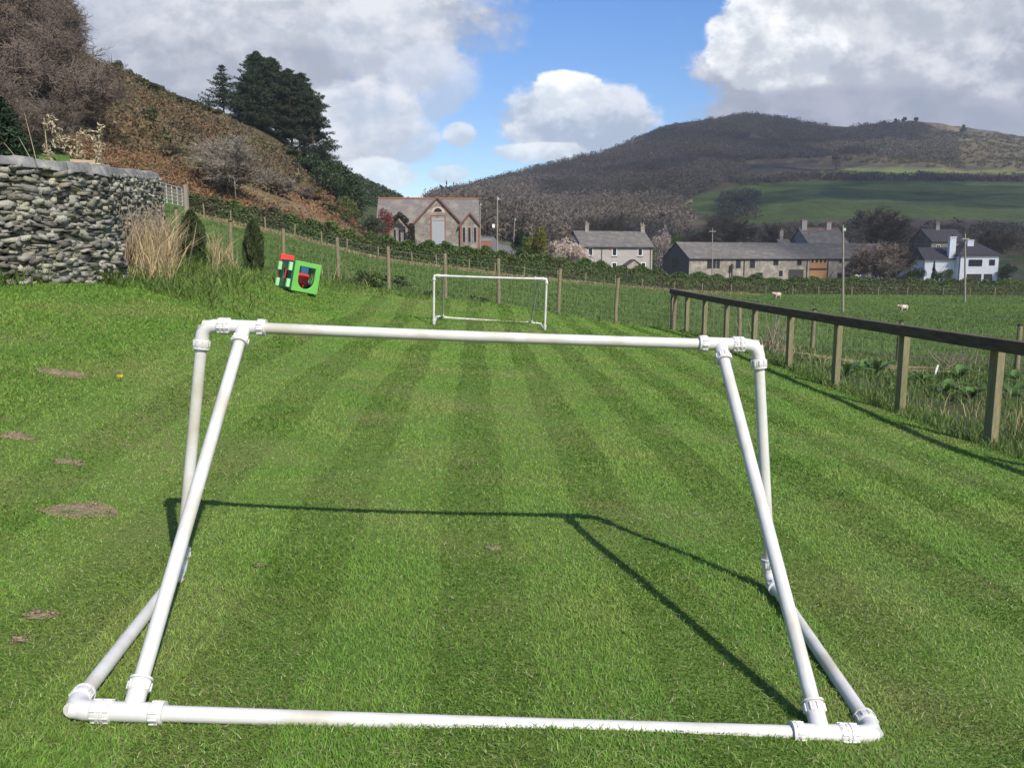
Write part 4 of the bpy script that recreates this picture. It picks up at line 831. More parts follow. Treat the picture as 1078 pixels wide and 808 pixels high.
for (px, py, a, b) in ((905,384,1.3,.5),(955,392,.7,.3)):
    p = hit(px, py, 8, 19); m = 30; t = np.linspace(0,2*np.pi,m,endpoint=False); rad = 1+.3*np.sin(3*t+1)*.6+.15*np.sin(7*t); mb = MB(); V = [(p[0],p[1])]
    for f in (.35,.7,1.): V += list(zip(p[0]+a*f*rad*np.cos(t), p[1]+b*f*rad*np.sin(t)))
    V = np.array(V); z = H(V[:,0],V[:,1])+.06; F = [(0,1+j,1+(j+1)%m) for j in range(m)]+[(1+r*m+j,1+(r+1)*m+j,1+(r+1)*m+(j+1)%m,1+r*m+(j+1)%m) for r in range(2) for j in range(m)]
    tag(mb.add(np.c_[V,z],F).obj('soil_bed', M['soil'], smooth=True), kind='structure')
p = hit(985, 396, 8, 18); tag(MB().box(p+np.array([0,0,.10]), (.035,.012,.24), ry=.25).obj('plant_marker', M['whiteframe'], bevel=.003), 'small white marker stake leaning in the rough patch behind the fence', 'marker')
p = hit(127, 403, 3, 18); root = thing('dandelion', 'single yellow dandelion flower on the lawn left of the near goal', 'flower', p)
MB().tube(p, p+np.array([0,0,.045]), .003, n=6).obj('stalk', M['dock'], root)
C = blob_pts(p+np.array([0,0,.052]), (.022,.022,.008), 60); V, F = leaves(C, .012, .4, .9); adopt(fast('flower_head', V, F, M['yellow']), root)
# low leafy brambles along the wire fence
for i, (px, py) in enumerate(((398,303),(384,301),(418,304),(452,312),(500,316),(512,318))):
    p = hit(px, py, 12, 23); place = bush('bramble', 'low dark bramble clump at the foot of the wire fence' if i not in (0,) else 'largest dark bramble clump left of the far goal', 'plant', p, .55 if i < 3 else .22, .3, .42 if i < 3 else .14, 420 if i < 3 else 160, .05, 'hedge', 700+i, group='brambles along the wire fence', lumps=6)
CLOUD_SHADE=[(95,215,0,75,75,3),(190,330,15,110,110,5),(140,470,50,120,110,8),(300,420,50,140,95,9),(110,640,90,150,120,12),(260,820,120,150,110,14)]
# ---------------------------------------------------------------- buildings
def window(root, x, z, w, h, y=0., frame='whiteframe', bars=1, sill=True, name='window', panes=True):
    """window on the local front wall: frame ring, glass and sill stand just proud of the wall"""
    m = MB(); t = min(.11, w*.14)
    m.span(x-w/2, x-w/2+t, y-.06, y+.02, z, z+h); m.span(x+w/2-t, x+w/2, y-.06, y+.02, z, z+h); m.span(x-w/2+t, x+w/2-t, y-.06, y+.02, z+h-t, z+h); m.span(x-w/2+t, x+w/2-t, y-.06, y+.02, z, z+t)
    for b in range(bars): xb = x-w/2+w*(b+1)/(bars+1); m.span(xb-.035, xb+.035, y-.05, y+.02, z+t, z+h-t)
    f = m.obj(name, M[frame], root, False)
    if panes: MB().span(x-w/2+t*.9, x+w/2-t*.9, y-.025, y+.01, z+t*.9, z+h-t*.9).obj('pane', M['glass'], f, False)
    if sill: MB().span(x-w/2-.1, x+w/2+.1, y-.14, y-.002, z-.13, z-.005).obj('sill', M['barnstone'], f, False)
    return f
def gable_body(W, D, eave, ridge, base=-1.):
    return MB().prism([(0,0,base),(0,D,base),(0,D,eave),(0,D/2,ridge),(0,0,eave)], (W,0,0))
def gable_roof(root, W, D, eave, ridge, mat, over=.28, x0=0, ridge_mat=None, th=.16):
    m = MB(); sl = (ridge-eave)/(D/2); ez = eave-over*sl
    for s in (0, 1):
        ya, yb = (-over, D/2) if s == 0 else (D+over, D/2)
        m.prism([(x0-.2,ya,ez+.02),(x0-.2,yb,ridge+.02),(x0-.2,yb,ridge+.02+th),(x0-.2,ya,ez+.02+th)], (W+.4,0,0))
    r = m.obj('roof', M[mat], root, False)
    MB().tube((x0-.15,-over-.06,ez+.06), (x0+W+.15,-over-.06,ez+.06), .07, n=8).obj('gutter', M['darkframe'], r, False)
    if ridge_mat: MB().span(x0-.2, x0+W+.2, D/2-.16, D/2+.16, ridge+.12, ridge+.36).obj('ridge_tiles', M[ridge_mat], r, False)
    return r
def chimney(par, x, y, z0, z1, w, d, mat, pots=1, pot='redtile'):
    m = MB().span(x-w/2, x+w/2, y-d/2, y+d/2, z0, z1); m.span(x-w/2-.07, x+w/2+.07, y-d/2-.07, y+d/2+.07, z1, z1+.16)
    c = m.obj('chimney', M[mat], par, False)
    for i in range(pots): px_ = x+(i-(pots-1)/2)*.5; MB().tube((px_,y,z1+.15), (px_,y,z1+.6), .15, .12, 10).obj('chimney_pot', M[pot], c, False)
    return c
def place(name, label, cat, px, py, Y, yaw): return thing(name, label, cat, at(px, py, Y), R(yaw))
# schoolhouse
k = 130/FPX
b = place('schoolhouse', 'stone schoolhouse with pale slate roof, red ridge and three front gables', 'building', 398, 257, 131, 4)
W, D = 105*k, 8.4
gable_body(W, D, 3.3, 7.1).obj('wall', M['stone'], b, False); rf = gable_roof(b, W, D, 3.3, 7.1, 'roofpale', ridge_mat='redtile')
def front_gable(cx, hw, eave, apex, y0, nm, barge='barge'):
    g_ = MB().prism([(cx-hw,y0,-1),(cx+hw,y0,-1),(cx+hw,y0,eave),(cx,y0,apex),(cx-hw,y0,eave)], (0,D/2-y0-.05,0)).obj(nm, M['stone'], b, False)
    m = MB(); sl = (apex-eave)/hw; o = .3
    for s in (-1,1): m.prism([(cx+s*(hw+o),y0-.2,eave-o*sl+.03),(cx,y0-.2,apex+.03),(cx,y0-.2,apex+.2),(cx+s*(hw+o),y0-.2,eave-o*sl+.2)], (0,D/2-y0,0))
    m.obj('gable_roof', M['roofpale'], g_, False)
    m = MB()
    for s in (-1,1): m.prism([(cx+s*(hw+o),y0-.3,eave-o*sl-.22),(cx,y0-.3,apex-.22),(cx,y0-.3,apex+.1),(cx+s*(hw+o),y0-.3,eave-o*sl+.1)], (0,.09,0))
    m.obj('bargeboard', M[barge], g_, False); return g_
X_ = lambda px: (px-398)*k
g1 = front_gable(X_(460.5), 3.55, 3.35, 7.15, -1.3, 'main_gable'); g2 = front_gable(X_(494), 1.5, 3.0, 4.75, -1.7, 'right_gable'); g3 = front_gable(X_(421), 1.6, 2.7, 4.6, -.9, 'left_gable')
m = MB(); cx = X_(461); m.span(cx-1.15,cx-1.0,-1.36,-1.29,-.5,4.3); m.span(cx+1.0,cx+1.15,-1.36,-1.29,-.5,4.3); m.span(cx-1.15,cx+1.15,-1.37,-1.29,4.3,4.45); m.obj('brick_surround', M['brick'], b, False)
MB().span(cx-.98,cx+.98,-1.335,-1.29,-.3,3.55).obj('boarded_door', M['greyboard'], b, False); MB().span(cx-.98,cx+.98,-1.35,-1.29,3.6,3.95).obj('lintel', M['render'], b, False)
arc = [(cx+1.05*math.cos(t),-1.36,4.75+.95*math.sin(t)) for t in np.linspace(0,math.pi,14)]; fr_ = MB().prism(arc, (0,.07,0)).obj('arched_window', M['blossom'], b, False)
arc = [(cx+.62*math.cos(t),-1.40,4.9+.58*math.sin(t)) for t in np.linspace(0,math.pi,12)]; MB().prism(arc, (0,.06,0)).obj('pane', M['glass'], fr_, False)
cx = X_(494)
for dx in (-.95,-.1,.78): window(b, cx+dx, .2, .55, 2.4, -1.7, 'render', 0, False, 'tall_window')
m = MB()
for dx in (-1.4,1.4): m.span(cx+dx-.14, cx+dx+.14, -1.77, -1.69, -.5, 3.0)
m.obj('brick_quoin', M['brick'], b, False)
cx = X_(421)
for dx in (-.75,.0,.75): window(b, cx+dx, .3, .5, 2.0, -.9, 'render', 0, False, 'tall_window')
for s in (cx-1.5, cx+1.5): MB().span(s-.13,s+.13,-.97,-.89,-.5,2.7).obj('brick_quoin', M['brick'], b, False)
for i, (pts, lb) in enumerate((([(417,229,.7),(421,226,.8),(425,229,.7),(428,232,.6),(414,231,.6)], 'dark ivy mass over the left gable top of the schoolhouse'), ([(433,238,.7),(433,243,.9),(433,249,1.0),(434,254,1.1)], 'dark ivy column between left and main schoolhouse gables'))):
    root = thing('ivy', lb, 'climber', at(pts[-1][0], pts[-1][1], 129.3)); C = np.concatenate([blob_pts(at(a,c,129.2), (r*.62,.3,r*.62), 260) for a, c, r in pts]); V, F = leaves(C, .11, .9); adopt(fast('foliage', V, F, M['ivy']), root)
bw = place('brick_wall', 'low red brick wall with timber top at the right corner of the schoolhouse', 'wall', 505, 261, 122, 0); MB().span(0,1.7,0,.3,-.6,1.0).obj('brickwork', M['brick'], bw, False); MB().span(-.05,1.75,-.05,.35,1.0,1.3).obj('top_rail', M['pole'], bw, False)

# grey cottage
k = 150/FPX
b = place('cottage', 'grey rendered two storey cottage pair with slate roof and two chimneys', 'building', 612, 284.5, 149, 20)
W, D = 75*k/math.cos(R(20))*1.04, 6.8
gable_body(W, D, 4.25, 6.9).obj('wall', M['render'], b, False); rf = gable_roof(b, W, D, 4.25, 6.9, 'roof', .3)
chimney(rf, W*.13+.6, D/2, 6.4, 8.3, .75, .6, 'stone', 1, 'barnstone'); chimney(rf, W*.97, D/2, 6.4, 8.1, .85, .7, 'stone', 2, 'barnstone')
for fx in (.12,.455,.82): window(b, W*fx, 2.55, 1.0, 1.45, 0, bars=0)
for fx in (.12,.455,.87): window(b, W*fx, .1, 1.0, 1.3, 0, bars=0)
MB().tube((W*.275,-.1,-.5), (W*.275,-.1,4.2), .06, n=8).obj('drainpipe', M['darkframe'], b, False); MB().tube((W*.97,-.1,-.5), (W*.97,-.1,4.2), .06, n=8).obj('drainpipe', M['darkframe'], b, False)
MB().span(W*.385,W*.405,-.12,-.01,3.6,4.3).obj('red_alarm_box', M['red'], b, False)
pr_ = MB().prism([(W*.58,-1.5,-.5),(W*.78,-1.5,-.5),(W*.78,-1.5,.9),(W*.68,-1.5,1.75),(W*.58,-1.5,.9)], (0,1.45,0)).obj('porch', M['stone'], b, False)
m = MB()
for s in (-1,1): m.prism([(W*.68+s*W*.115,-1.65,.75),(W*.68,-1.65,1.8),(W*.68,-1.65,1.95),(W*.68+s*W*.115,-1.65,.9)], (0,1.6,0))
m.obj('porch_roof', M['roofdark'], pr_, False)

# long stone barn row
b = place('barn_row', 'long low stone barn row with mottled slate roof and orange timber bay', 'building', 725, 299, 146, 21)
ca = math.cos(R(21)); k = 152/FPX; W, D = 193*k/ca*1.29, 8.6; Xb = lambda px: (px-725)/193*W
gable_body(W, D, 4.45, 7.2).obj('wall', M['barnstone'], b, False); rf = gable_roof(b, W, D, 4.45, 7.2, 'roof', .25)
MB().prism([(-.05,.02,-.8),(-.05,D-.02,-.8),(-.05,D-.02,4.4),(-.05,D/2,7.1),(-.05,.02,4.4)], (.045,0,0)).obj('gable_cladding', M['darkstone'], b, False)
fw = MB().span(-.10,-.06,D*.42,D*.62,2.9,4.5).obj('window', M['darkframe'], b, False); MB().span(-.12,-.09,D*.44,D*.60,3.0,4.4).obj('pane', M['glass'], fw, False)
Zb = lambda py: (299-py)*.1745
for (zx, zy, zw, zh) in ((242,253,32,38),(268,253,12,38),(347,253,18,38),(404,253,20,36),(500,247,20,26),(598,247,18,26),(783,243,22,16),(870,243,16,14),(945,243,34,16)):
    px, py, w, h = 690+zx/4.492, 220+zy/4.492, zw/4.492*k*1.45, zh/4.492*k*1.2; window(b, Xb(px), Zb(py)-h/2-.35, w, h, 0, 'darkframe', 1 if zw > 25 else 0, False)
for (zx, zy, zw, zh) in ((433,315,28,16),(522,310,20,28),(780,322,26,22),(935,310,28,30)):
    px, py, w, h = 690+zx/4.492, 220+zy/4.492, zw/4.492*k*1.4, zh/4.492*k*1.2; window(b, Xb(px), Zb(py)-h/2, w, h, 0, 'render' if zx == 522 else 'darkframe', 0, False)
MB().span(Xb(813.5),Xb(827.5),-.05,.02,-.5,Zb(285)).obj('door', M['darkframe'], b, False)
MB().span(Xb(878),Xb(884),-.05,.02,Zb(295),Zb(291)).obj('hatch', M['whiteframe'], b, False)
x0, x1 = Xb(833.5), Xb(849.5); ob = MB().span(x0,x1,-.06,.02,-.5,Zb(286)).obj('orange_door', M['orange'], b, False)
op_ = MB().span(x0,x1,-.08,.02,Zb(283.6),Zb(272.6)).obj('orange_bay', M['orange'], b, False); MB().span(x0-.05,x1+.05,-.10,.02,Zb(285.8),Zb(283.8)).obj('bay_beam', M['darkframe'], b, False)
for j in range(4): xc = x0+(x1-x0)*(j+.5)/4; MB().span(xc-.22,xc+.22,-.11,-.07,Zb(277.8),Zb(273.4)).obj('pane', M['glass'], op_, False)
for px in (772.5,830.5,831.5+19,913): MB().tube((Xb(px),-.12,-.5),(Xb(px),-.12,4.3), .07, n=8).obj('drainpipe', M['darkframe'], b, False)
m = MB().tube((Xb(760.5),-.5,-.5),(Xb(760.5),-.5,Zb(284)), .16, .13, 10); m.tube((Xb(760.5),-.5,Zb(284)),(Xb(760.5),-.5,Zb(279)), .32, .22, 10); m.obj('flue', M['darkframe'], b, False)

# taller house behind the barn with a red ridge
b = place('ridge_house', 'taller slate house behind the barn with red ridge and pale chimneys', 'building', 853, 283, 168, 8)
k = 168/FPX; W, D = 44*k, 11; gable_body(W, D, 4.2, 8.0).obj('wall', M['render'], b, False); rf = gable_roof(b, W, D, 4.2, 8.0, 'roof', ridge_mat='redtile')
chimney(rf, .9, D/2, 7.2, 9.7, 1.1, .9, 'render', 2, 'redtile'); chimney(rf, W-2.2, D/2, 7.2, 9.3, 1.0, .9, 'render', 2)
b = place('back_cottage', 'low slate roofed cottage with one chimney peeping over the barn roof', 'building', 824, 281, 172, 6)
gable_body(5.2, 6.5, 3.2, 5.6).obj('wall', M['render'], b, False); rf = gable_roof(b, 5.2, 6.5, 3.2, 5.6, 'roof'); chimney(rf, .7, 3.2, 5.2, 7.4, .8, .7, 'stone', 1)
b = place('low_house', 'low slate roofed house with white end wall right of the barn', 'building', 913, 294, 165, 14)
k = 165/FPX; W, D = 48*k, 6.5; gable_body(W, D, 3.6, 5.9).obj('wall', M['whitewall'], b, False); rf = gable_roof(b, W, D, 3.6, 5.9, 'roofdark'); chimney(rf, 1.0, D/2, 5.4, 6.9, .9, .7, 'stone', 1); chimney(rf, W*.93, D/2, 5.4, 6.8, .9, .7, 'stone', 1)
window(b, W*.55, 1.6, 1.0, 1.2); window(b, W*.8, 1.6, 1.0, 1.2)
# stone house behind the white house
b = place('stone_house', 'shaded stone house with long slate roof behind the white house', 'building', 979, 279, 196, 10)
k = 196/FPX; W, D = 40*k, 8; gable_body(W, D, 5.5, 8.3).obj('wall', M['barnstone'], b, False); rf = gable_roof(b, W, D, 5.5, 8.3, 'roofdark'); chimney(rf, W*.45, D/2, 7.8, 9.7, 1.0, .8, 'stone', 2, 'barnstone')
window(b, W*.2, 3.2, 1.1, 1.5); window(b, W*.6, 3.2, 1.1, 1.5)
# white house with hipped roof
b = place('white_house', 'white rendered house with dark hipped roof and two white chimneys', 'building', 1008, 297, 158, -3)
k = 158/FPX; W, D, e, r = 40*k, 8.2, 5.0, 8.0
MB().span(0,W,0,D,-1,e).obj('wall', M['whitewall'], b, False)
def hip(x0,x1,y0,y1,e,r,ins,o=.4):
    xm0, xm1, ym = x0+ins, x1-ins, (y0+y1)/2; return MB().add([(x0-o,y0-o,e),(x1+o,y0-o,e),(x1+o,y1+o,e),(x0-o,y1+o,e),(xm0,ym,r),(xm1,ym,r),(x0-o,y0-o,e-.18),(x1+o,y0-o,e-.18),(x1+o,y1+o,e-.18),(x0-o,y1+o,e-.18)], [(0,1,5,4),(1,2,5),(2,3,4,5),(3,0,4),(0,6,7,1),(1,7,8,2),(2,8,9,3),(3,9,6,0),(9,8,7,6)])
rf = hip(0,W,0,D,e+.15,r,3.4).obj('roof', M['roofdark'], b, False)
MB().span(-5.6,.0,1.6,D-.6,-1,4.3).obj('side_wing', M['whitewall'], b, False)
MB().prism([(-6.0,1.1,4.25),(-6.0,D-.1,4.25),(-6.0,(1.6+D-.6)/2,6.6)], (6.3,0,0)).obj('wing_roof', M['roofdark'], b, False)
chimney(rf, -.7, 1.9, 4.4, 8.4, 1.15, .9, 'whitewall', 1, 'darkframe'); chimney(rf, 2.9, 2.6, 6.0, 7.8, 1.15, .9, 'whitewall', 1, 'darkframe')
window(b, 3.0, 3.0, 2.5, 1.25, 0, 'darkframe', 3, False); window(b, 6.05, 3.15, 1.05, 1.1, 0, 'darkframe', 1, False)
MB().span(1.6,4.3,-.06,.02,-.6,1.55).obj('garage_door', M['darkframe'], b, False); MB().span(4.75,6.3,-.06,.02,-.6,1.55).obj('door', M['darkframe'], b, False); MB().tube((.1,-.12,-.5),(.1,-.12,4.9), .08, n=8).obj('drainpipe', M['darkframe'], b, False)

# parked car mostly behind the hedge
c0 = at(911, 299.5, 143); cr = thing('parked_car', 'dark blue car parked at the right end of the barn behind the hedge', 'car', c0, R(6))
prof = [(-2.0,.35),(-2.05,.75),(-1.9,.88),(-1.05,.98),(-.55,1.42),(.75,1.45),(1.35,1.0),(1.95,.92),(2.05,.6),(2.0,.35)]
MB().prism([(x,-.82,z) for x, z in prof], (0,1.64,0)).obj('body', M['carpaint'], cr, False, bevel=.06)
m = MB()
for y in (-.835,.815): m.prism([(x,y,z) for x, z in ((-.85,1.0),(-.48,1.36),(.68,1.38),(1.1,1.02))], (0,.02,0))
m.obj('side_windows', M['glass'], cr, False)
for x in (-1.3,1.3):
    for y in (-.86,.68): wl = MB().tube((x,y,.32),(x,y+.18,.32), .32, n=18).obj('wheel', M['tyre'], cr, False); MB().tube((x,y-.01,.32),(x,y+.19,.32), .18, n=14).obj('rim', M['metal'], wl, False)

# lane and its sign
rp = np.array([at(545,268,104),at(538,261,113),at(532,253,127),at(526,245,145),at(519,238,170),at(511,233,195)]); L_ = []
for t in np.linspace(0,len(rp)-1,40): i = min(int(t), len(rp)-2); L_.append(rp[i]+(rp[i+1]-rp[i])*(t-i))
L_ = np.array(L_); tg = np.gradient(L_, axis=0); sd = np.c_[tg[:,1],-tg[:,0]]; sd /= np.linalg.norm(sd,axis=1,keepdims=True); A = L_[:,:2]-sd*1.7; B = L_[:,:2]+sd*1.7
zz = np.maximum(H(A[:,0],A[:,1]), H(B[:,0],B[:,1]))+.12; V = np.concatenate([np.c_[A,zz], np.c_[B,zz]]); n = len(L_)
tag(MB().add(V, [(i,i+1,n+i+1,n+i) for i in range(n-1)]).obj('lane', M['asphalt']), kind='structure')
p = at(519.5,242,140); sg_ = thing('road_sign', 'small white sign on a post beside the lane right of the schoolhouse', 'sign', p); MB().tube(p, p+np.array([0,0,.5]), .04, n=8).obj('post', M['pole'], sg_); MB().box(p+np.array([0,-.03,.65]), (.42,.05,.6)).obj('sign_board', M['whiteframe'], sg_, bevel=.02)

# utility poles
def pole(px, pt, pb, Y, lb, arm=0., stay=None, lean=0.):
    b = at(px, pb, Y); b[2] = min(b[2], h1(b[0], b[1])); t = at(px+lean, pt, Y); root = thing('utility_pole', lb, 'pole', b, 0, 'timber utility poles'); s = .085
    MB().poly([b-np.array([0,0,.3]), b+(t-b)*.5, t], [s*1.1,s*.9,s*.7], 10).obj('pole', M['pole'], root, smooth=True)
    if arm:
        a = MB().box(t+np.array([0,-.12,-.45]), (arm,.09,.11)).obj('crossarm', M['pole'], root)
        for x in (-.42,.42): MB().tube(t+np.array([x*arm,-.12,-.40]), t+np.array([x*arm,-.12,-.18]), .05, .035, 8).obj('insulator', M['darkframe'], a)
    else: MB().box(t+np.array([.12,0,-.3]), (.16,.1,.2)).obj('bracket', M['metal'], root)
    if stay is not None: MB().tube(t-np.array([0,0,.6]), stay, .02, n=6).obj('stay_wire', M['metal'], root)
    return t
tp1 = pole(887.5,237,330,60,'nearest tall utility pole in the pasture in front of the barn')
tp2 = pole(1016,246,317,74,'utility pole standing in front of the white house', .65, at(969,311,92))
tp3 = pole(523.5,206,266,84,'utility pole beside the lane right of the schoolhouse', 0, at(506,246,120))
tp4 = pole(750,240,296,112,'utility pole in front of the left end of the long barn', .9)
tp5 = pole(505.5,213,262,118,'thin short pole touching the right edge of the schoolhouse')
pole(540,229,262,125,'short leaning pole by the lane left of the golden conifer',0,None,2)
for i, (a, b_) in enumerate(((tp1,tp2),(tp3,tp4),(tp4,tp1))):
    S = []; pts = [a+(b_-a)*t+np.array([0,0,-1.0*4*t*(1-t)-.1]) for t in np.linspace(0,1,14)]; S = [[*u, *v, .009, .009] for u, v in zip(pts[:-1], pts[1:])]; V, F = segmesh(S, 3)
    tag(fast('overhead_cable', V, F, M['darkframe']), ('thin overhead cable from the nearest pole to the white house pole','thin overhead cable from the lane pole to the barn pole','thin overhead cable from the barn pole to the nearest pole')[i], 'cable')

# ---------------------------------------------------------------- sheep
def sheep_mesh():
    V, F, c = [], [], 0
    def el(cen, r): 
        nonlocal c
        V.append(ico2_v*np.array(r)+np.array(cen)); F.append(ico2_f+c); c += len(ico2_v)
    bm = bmesh.new(); bmesh.ops.create_icosphere(bm, subdivisions=2, radius=1); ico2_v = np.array([v.co[:] for v in bm.verts]); ico2_f = np.array([[v.index for v in f.verts] for f in bm.faces]); bm.free()
    el((0,0,.50),(.42,.20,.22)); el((-.22,0,.52),(.22,.19,.21)); el((.25,0,.50),(.22,.20,.22)); el((-.42,0,.58),(.13,.10,.15)); el((-.53,0,.66),(.13,.075,.085)); el((-.62,0,.61),(.075,.05,.055)); el((-.50,.10,.70),(.03,.07,.025)); el((-.50,-.10,.70),(.03,.07,.025)); el((.45,0,.48),(.06,.05,.13))
    for x, y in ((-.25,.10),(-.25,-.10),(.28,.11),(.28,-.11)): el((x,y,.33),(.07,.055,.16)); el((x+.01,y,.13),(.035,.032,.16)); el((x-.01,y,.015),(.045,.035,.03))
    return np.concatenate(V), np.concatenate(F)
sV, sF = sheep_mesh()
def sheep(px, py, Y, rz, mat, lb, s=1., grp='sheep grazing in the fields'):
    p = gp(px, Y); root = thing('sheep', lb, 'sheep', p, rz, grp); o = fast('body', sV*s, sF, M[mat], True); o.parent = root; rm = o.modifiers.new('skin', 'REMESH'); rm.mode = 'VOXEL'; rm.voxel_size = .03*s; rm.use_smooth_shade = True
    sel = (sV[:,0] < -.47); hd = ico_v*np.array([.10,.078,.075])*s+np.array([-.60,0,.635])*s; h_ = fast('face', hd, ico_f, M['whitefleece'], True); h_.parent = root
    return root
sheep(818,311,76,.5,'fawn','fawn lamb with white face left of the nearest utility pole') if 'fawn' in M else sheep(818,311,76,.5,'fleece','fawn sheep with white face left of the nearest utility pole',.95)
sheep(951,330,56,.2,'fleece','fawn sheep with white face right of the nearest utility pole',.72)
sheep(1053,0,250,1.0,'whitefleece','left one of two white sheep on the slope above the white house',1.1); sheep(1063,0,262,2.2,'whitefleece','right one of two white sheep on the slope above the white house',1.1)

# ---------------------------------------------------------------- plastic play cube lying tipped at the lawn edge
pc = at(312.5, 305.5, 19.4); pc[2] = h1(pc[0], pc[1])+.06
cube = thing('play_cube', 'green and red plastic play cube with a round ended window lying tipped on the grass', 'play cube', pc); cube.rotation_euler = (R(3), R(11), R(37))
S = .69; T = .06
def panel_hole(w, h, hw, hh, r, th, flip=False):
    """panel w x h in local x/z with an arch ended hole (round end down)"""
    ow = [(-w/2,0),(w/2,0),(w/2,h),(-w/2,h)]; cxz = h*.48; hole = []
    for t in np.linspace(math.pi, 2*math.pi, 13): hole.append((hw*math.cos(t), cxz-hh+hw+hw*math.sin(t)))
    hole += [(hw, cxz+hh), (-hw, cxz+hh)]
    n = len(hole); out = []
    for (x, z) in hole:
        dx, dz = x, z-cxz; k_ = min((w/2)/abs(dx) if abs(dx) > 1e-6 else 9e9, ((h-cxz) if dz > 0 else cxz)/abs(dz) if abs(dz) > 1e-6 else 9e9); out.append((dx*k_, cxz+dz*k_))
    extra = [(-w/2,0),(w/2,0),(w/2,h),(-w/2,h)]
    for e in extra:
        j = min(range(n), key=lambda q: (out[q][0]-e[0])**2+(out[q][1]-e[1])**2); out[j] = e
    V = [(x,0,z) for x, z in hole]+[(x,0,z) for x, z in out]+[(x,th,z) for x, z in hole]+[(x,th,z) for x, z in out]; F = []
    for i in range(n):
        j = (i+1)%n; F += [(i,j,n+j,n+i),(2*n+i,3*n+i,3*n+j,2*n+j),(i,2*n+i,2*n+j,j),(n+i,n+j,3*n+j,3*n+i)]
    return V, F
V, F = panel_hole(S*.92, S, S*.28, S*.36, 0, T); MB().add([(x,y-S*.62,z) for x,y,z in V], F).obj('front_panel', M['lgreen'], cube, False, bevel=.012)
V, F = panel_hole(S*1.05, S*.98, S*.20, S*.20, 0, T*.8)
MB().add([(-S/2+y-.0,x,z) for x,y,z in V], F).obj('side_panel', M['dgreen'], cube, False, bevel=.01); MB().add([(S/2-.056+y,x,z) for x,y,z in V], F).obj('side_panel', M['dgreen'], cube, False, bevel=.01)
V, F = panel_hole(S, S*.98, S*.25, S*.22, 0, T*.8); MB().add([(x,y+S*.56,z) for x,y,z in V], F).obj('back_panel', M['red'], cube, False, bevel=.01)
MB().span(-S*.42,S*.40,S*.40,S*.555,S*.86,S*.99).obj('top_bar', M['lgreen'], cube, False, bevel=.012)
MB().span(-S*.50,-S*.02,S*.63,S*.72,S*.70,S*1.16).obj('red_flap', M['red'], cube, False, bevel=.012)
MB().span(-S*.36,S*.30,-S*.1,S*.3,S*.30,S*.62).obj('red_seat', M['red'], cube, False, bevel=.012); MB().span(S*.12,S*.38,S*.2,S*.4,S*.62,S*.84).obj('blue_block', M['blue'], cube, False, bevel=.012)
for (y, z, n_) in ((-S*.50,.06,0),(-S*.50,.44,0),(S*.42,.04,0),(S*.42,.42,0)):
    MB().span(-S/2-.085,-S/2-.004,y-.04,y+.04,z,z+.19).obj('edge_clip', M['palegreen'], cube, False, bevel=.01)

# ---------------------------------------------------------------- clouds that shade the village and far hill
def cloud(label, cx, cy, cz_, rx, ry, rz_, seed):
    rg = np.random.default_rng(seed); bm = bmesh.new(); bmesh.ops.create_icosphere(bm, subdivisions=5, radius=1)
    for v in bm.verts:
        d = v.co.normalized(); n = 1+.28*mnoise.noise(d*2.2+Vector((seed,0,0)))+.14*mnoise.noise(d*5.5+Vector((seed,3,0)))+.07*mnoise.noise(d*12)
        v.co = Vector((d.x*rx*n, d.y*ry*n, (d.z*rz_*n) if d.z > 0 else d.z*rz_*n*.35))
    me = bpy.data.meshes.new('cloud'); bm.to_mesh(me); bm.free(); me.polygons.foreach_set('use_smooth', np.ones(len(me.polygons), bool)); me.materials.append(M['cloud'])
    o = bpy.data.objects.new('cloud', me); COL.objects.link(o); o.location = (cx,cy,cz_); tag(o, kind='structure')
HC = 380
def cover(X, Y, Z, rx, ry, seed): h = HC-Z; cloud('', X+.56*h, Y-.88*h, HC, rx, ry, 38, seed)
for c in CLOUD_SHADE: cover(*c)

CLOUDS = [ # px, py, half width, half height, lit colour, shaded colour, softness, noise, opacity
 (190, 140, 230, 120, (207, 210, 219), (175, 184, 197), 0.31, 0.8, 0.9),
 (150, 20, 400, 105, (195, 197, 205), (155, 162, 175), 0.248, 0.6, 0.97),
 (330, 10, 170, 45, (221, 222, 225), (177, 183, 193), 0.31, 0.8, 0.7),
 (415, 45, 80, 55, (215, 218, 224), (175, 183, 197), 0.248, 0.9, 0.85),
 (455, 85, 58, 48, (205, 212, 225), (175, 187, 205), 0.372, 1.0, 0.7),
 (375, 130, 75, 48, (225, 228, 233), (183, 191, 203), 0.248, 0.9, 0.88),
 (425, 150, 45, 30, (217, 222, 230), (181, 191, 205), 0.31, 1.0, 0.75),
 (484, 141, 20, 15, (227, 231, 237), (185, 196, 209), 0.248, 0.7, 0.85),
 (400, 183, 50, 18, (233, 238, 243), (195, 207, 219), 0.248, 1.0, 0.8),
 (472, 183, 26, 11, (221, 228, 237), (187, 199, 213), 0.31, 1.0, 0.7),
 (608, 128, 88, 46, (223, 227, 234), (163, 176, 195), 0.217, 0.95, 0.95),
 (600, 97, 40, 22, (252, 253, 252), (203, 212, 222), 0.155, 0.9, 0.97),
 (575, 160, 58, 12, (235, 240, 244), (187, 199, 213), 0.248, 1.0, 0.8),
 (965, 70, 232, 108, (205, 207, 215), (155, 162, 177), 0.112, 0.55, 1.0),
 (905, 35, 170, 66, (225, 226, 229), (177, 183, 194), 0.279, 0.8, 0.75),
 (812, 42, 74, 58, (248, 249, 249), (187, 194, 203), 0.124, 0.75, 0.95),
 (1000, -10, 200, 50, (215, 216, 221), (173, 179, 189), 0.248, 0.7, 0.7),
 (905, 122, 196, 32, (165, 168, 184), (145, 154, 172), 0.248, 0.7, 0.85)]

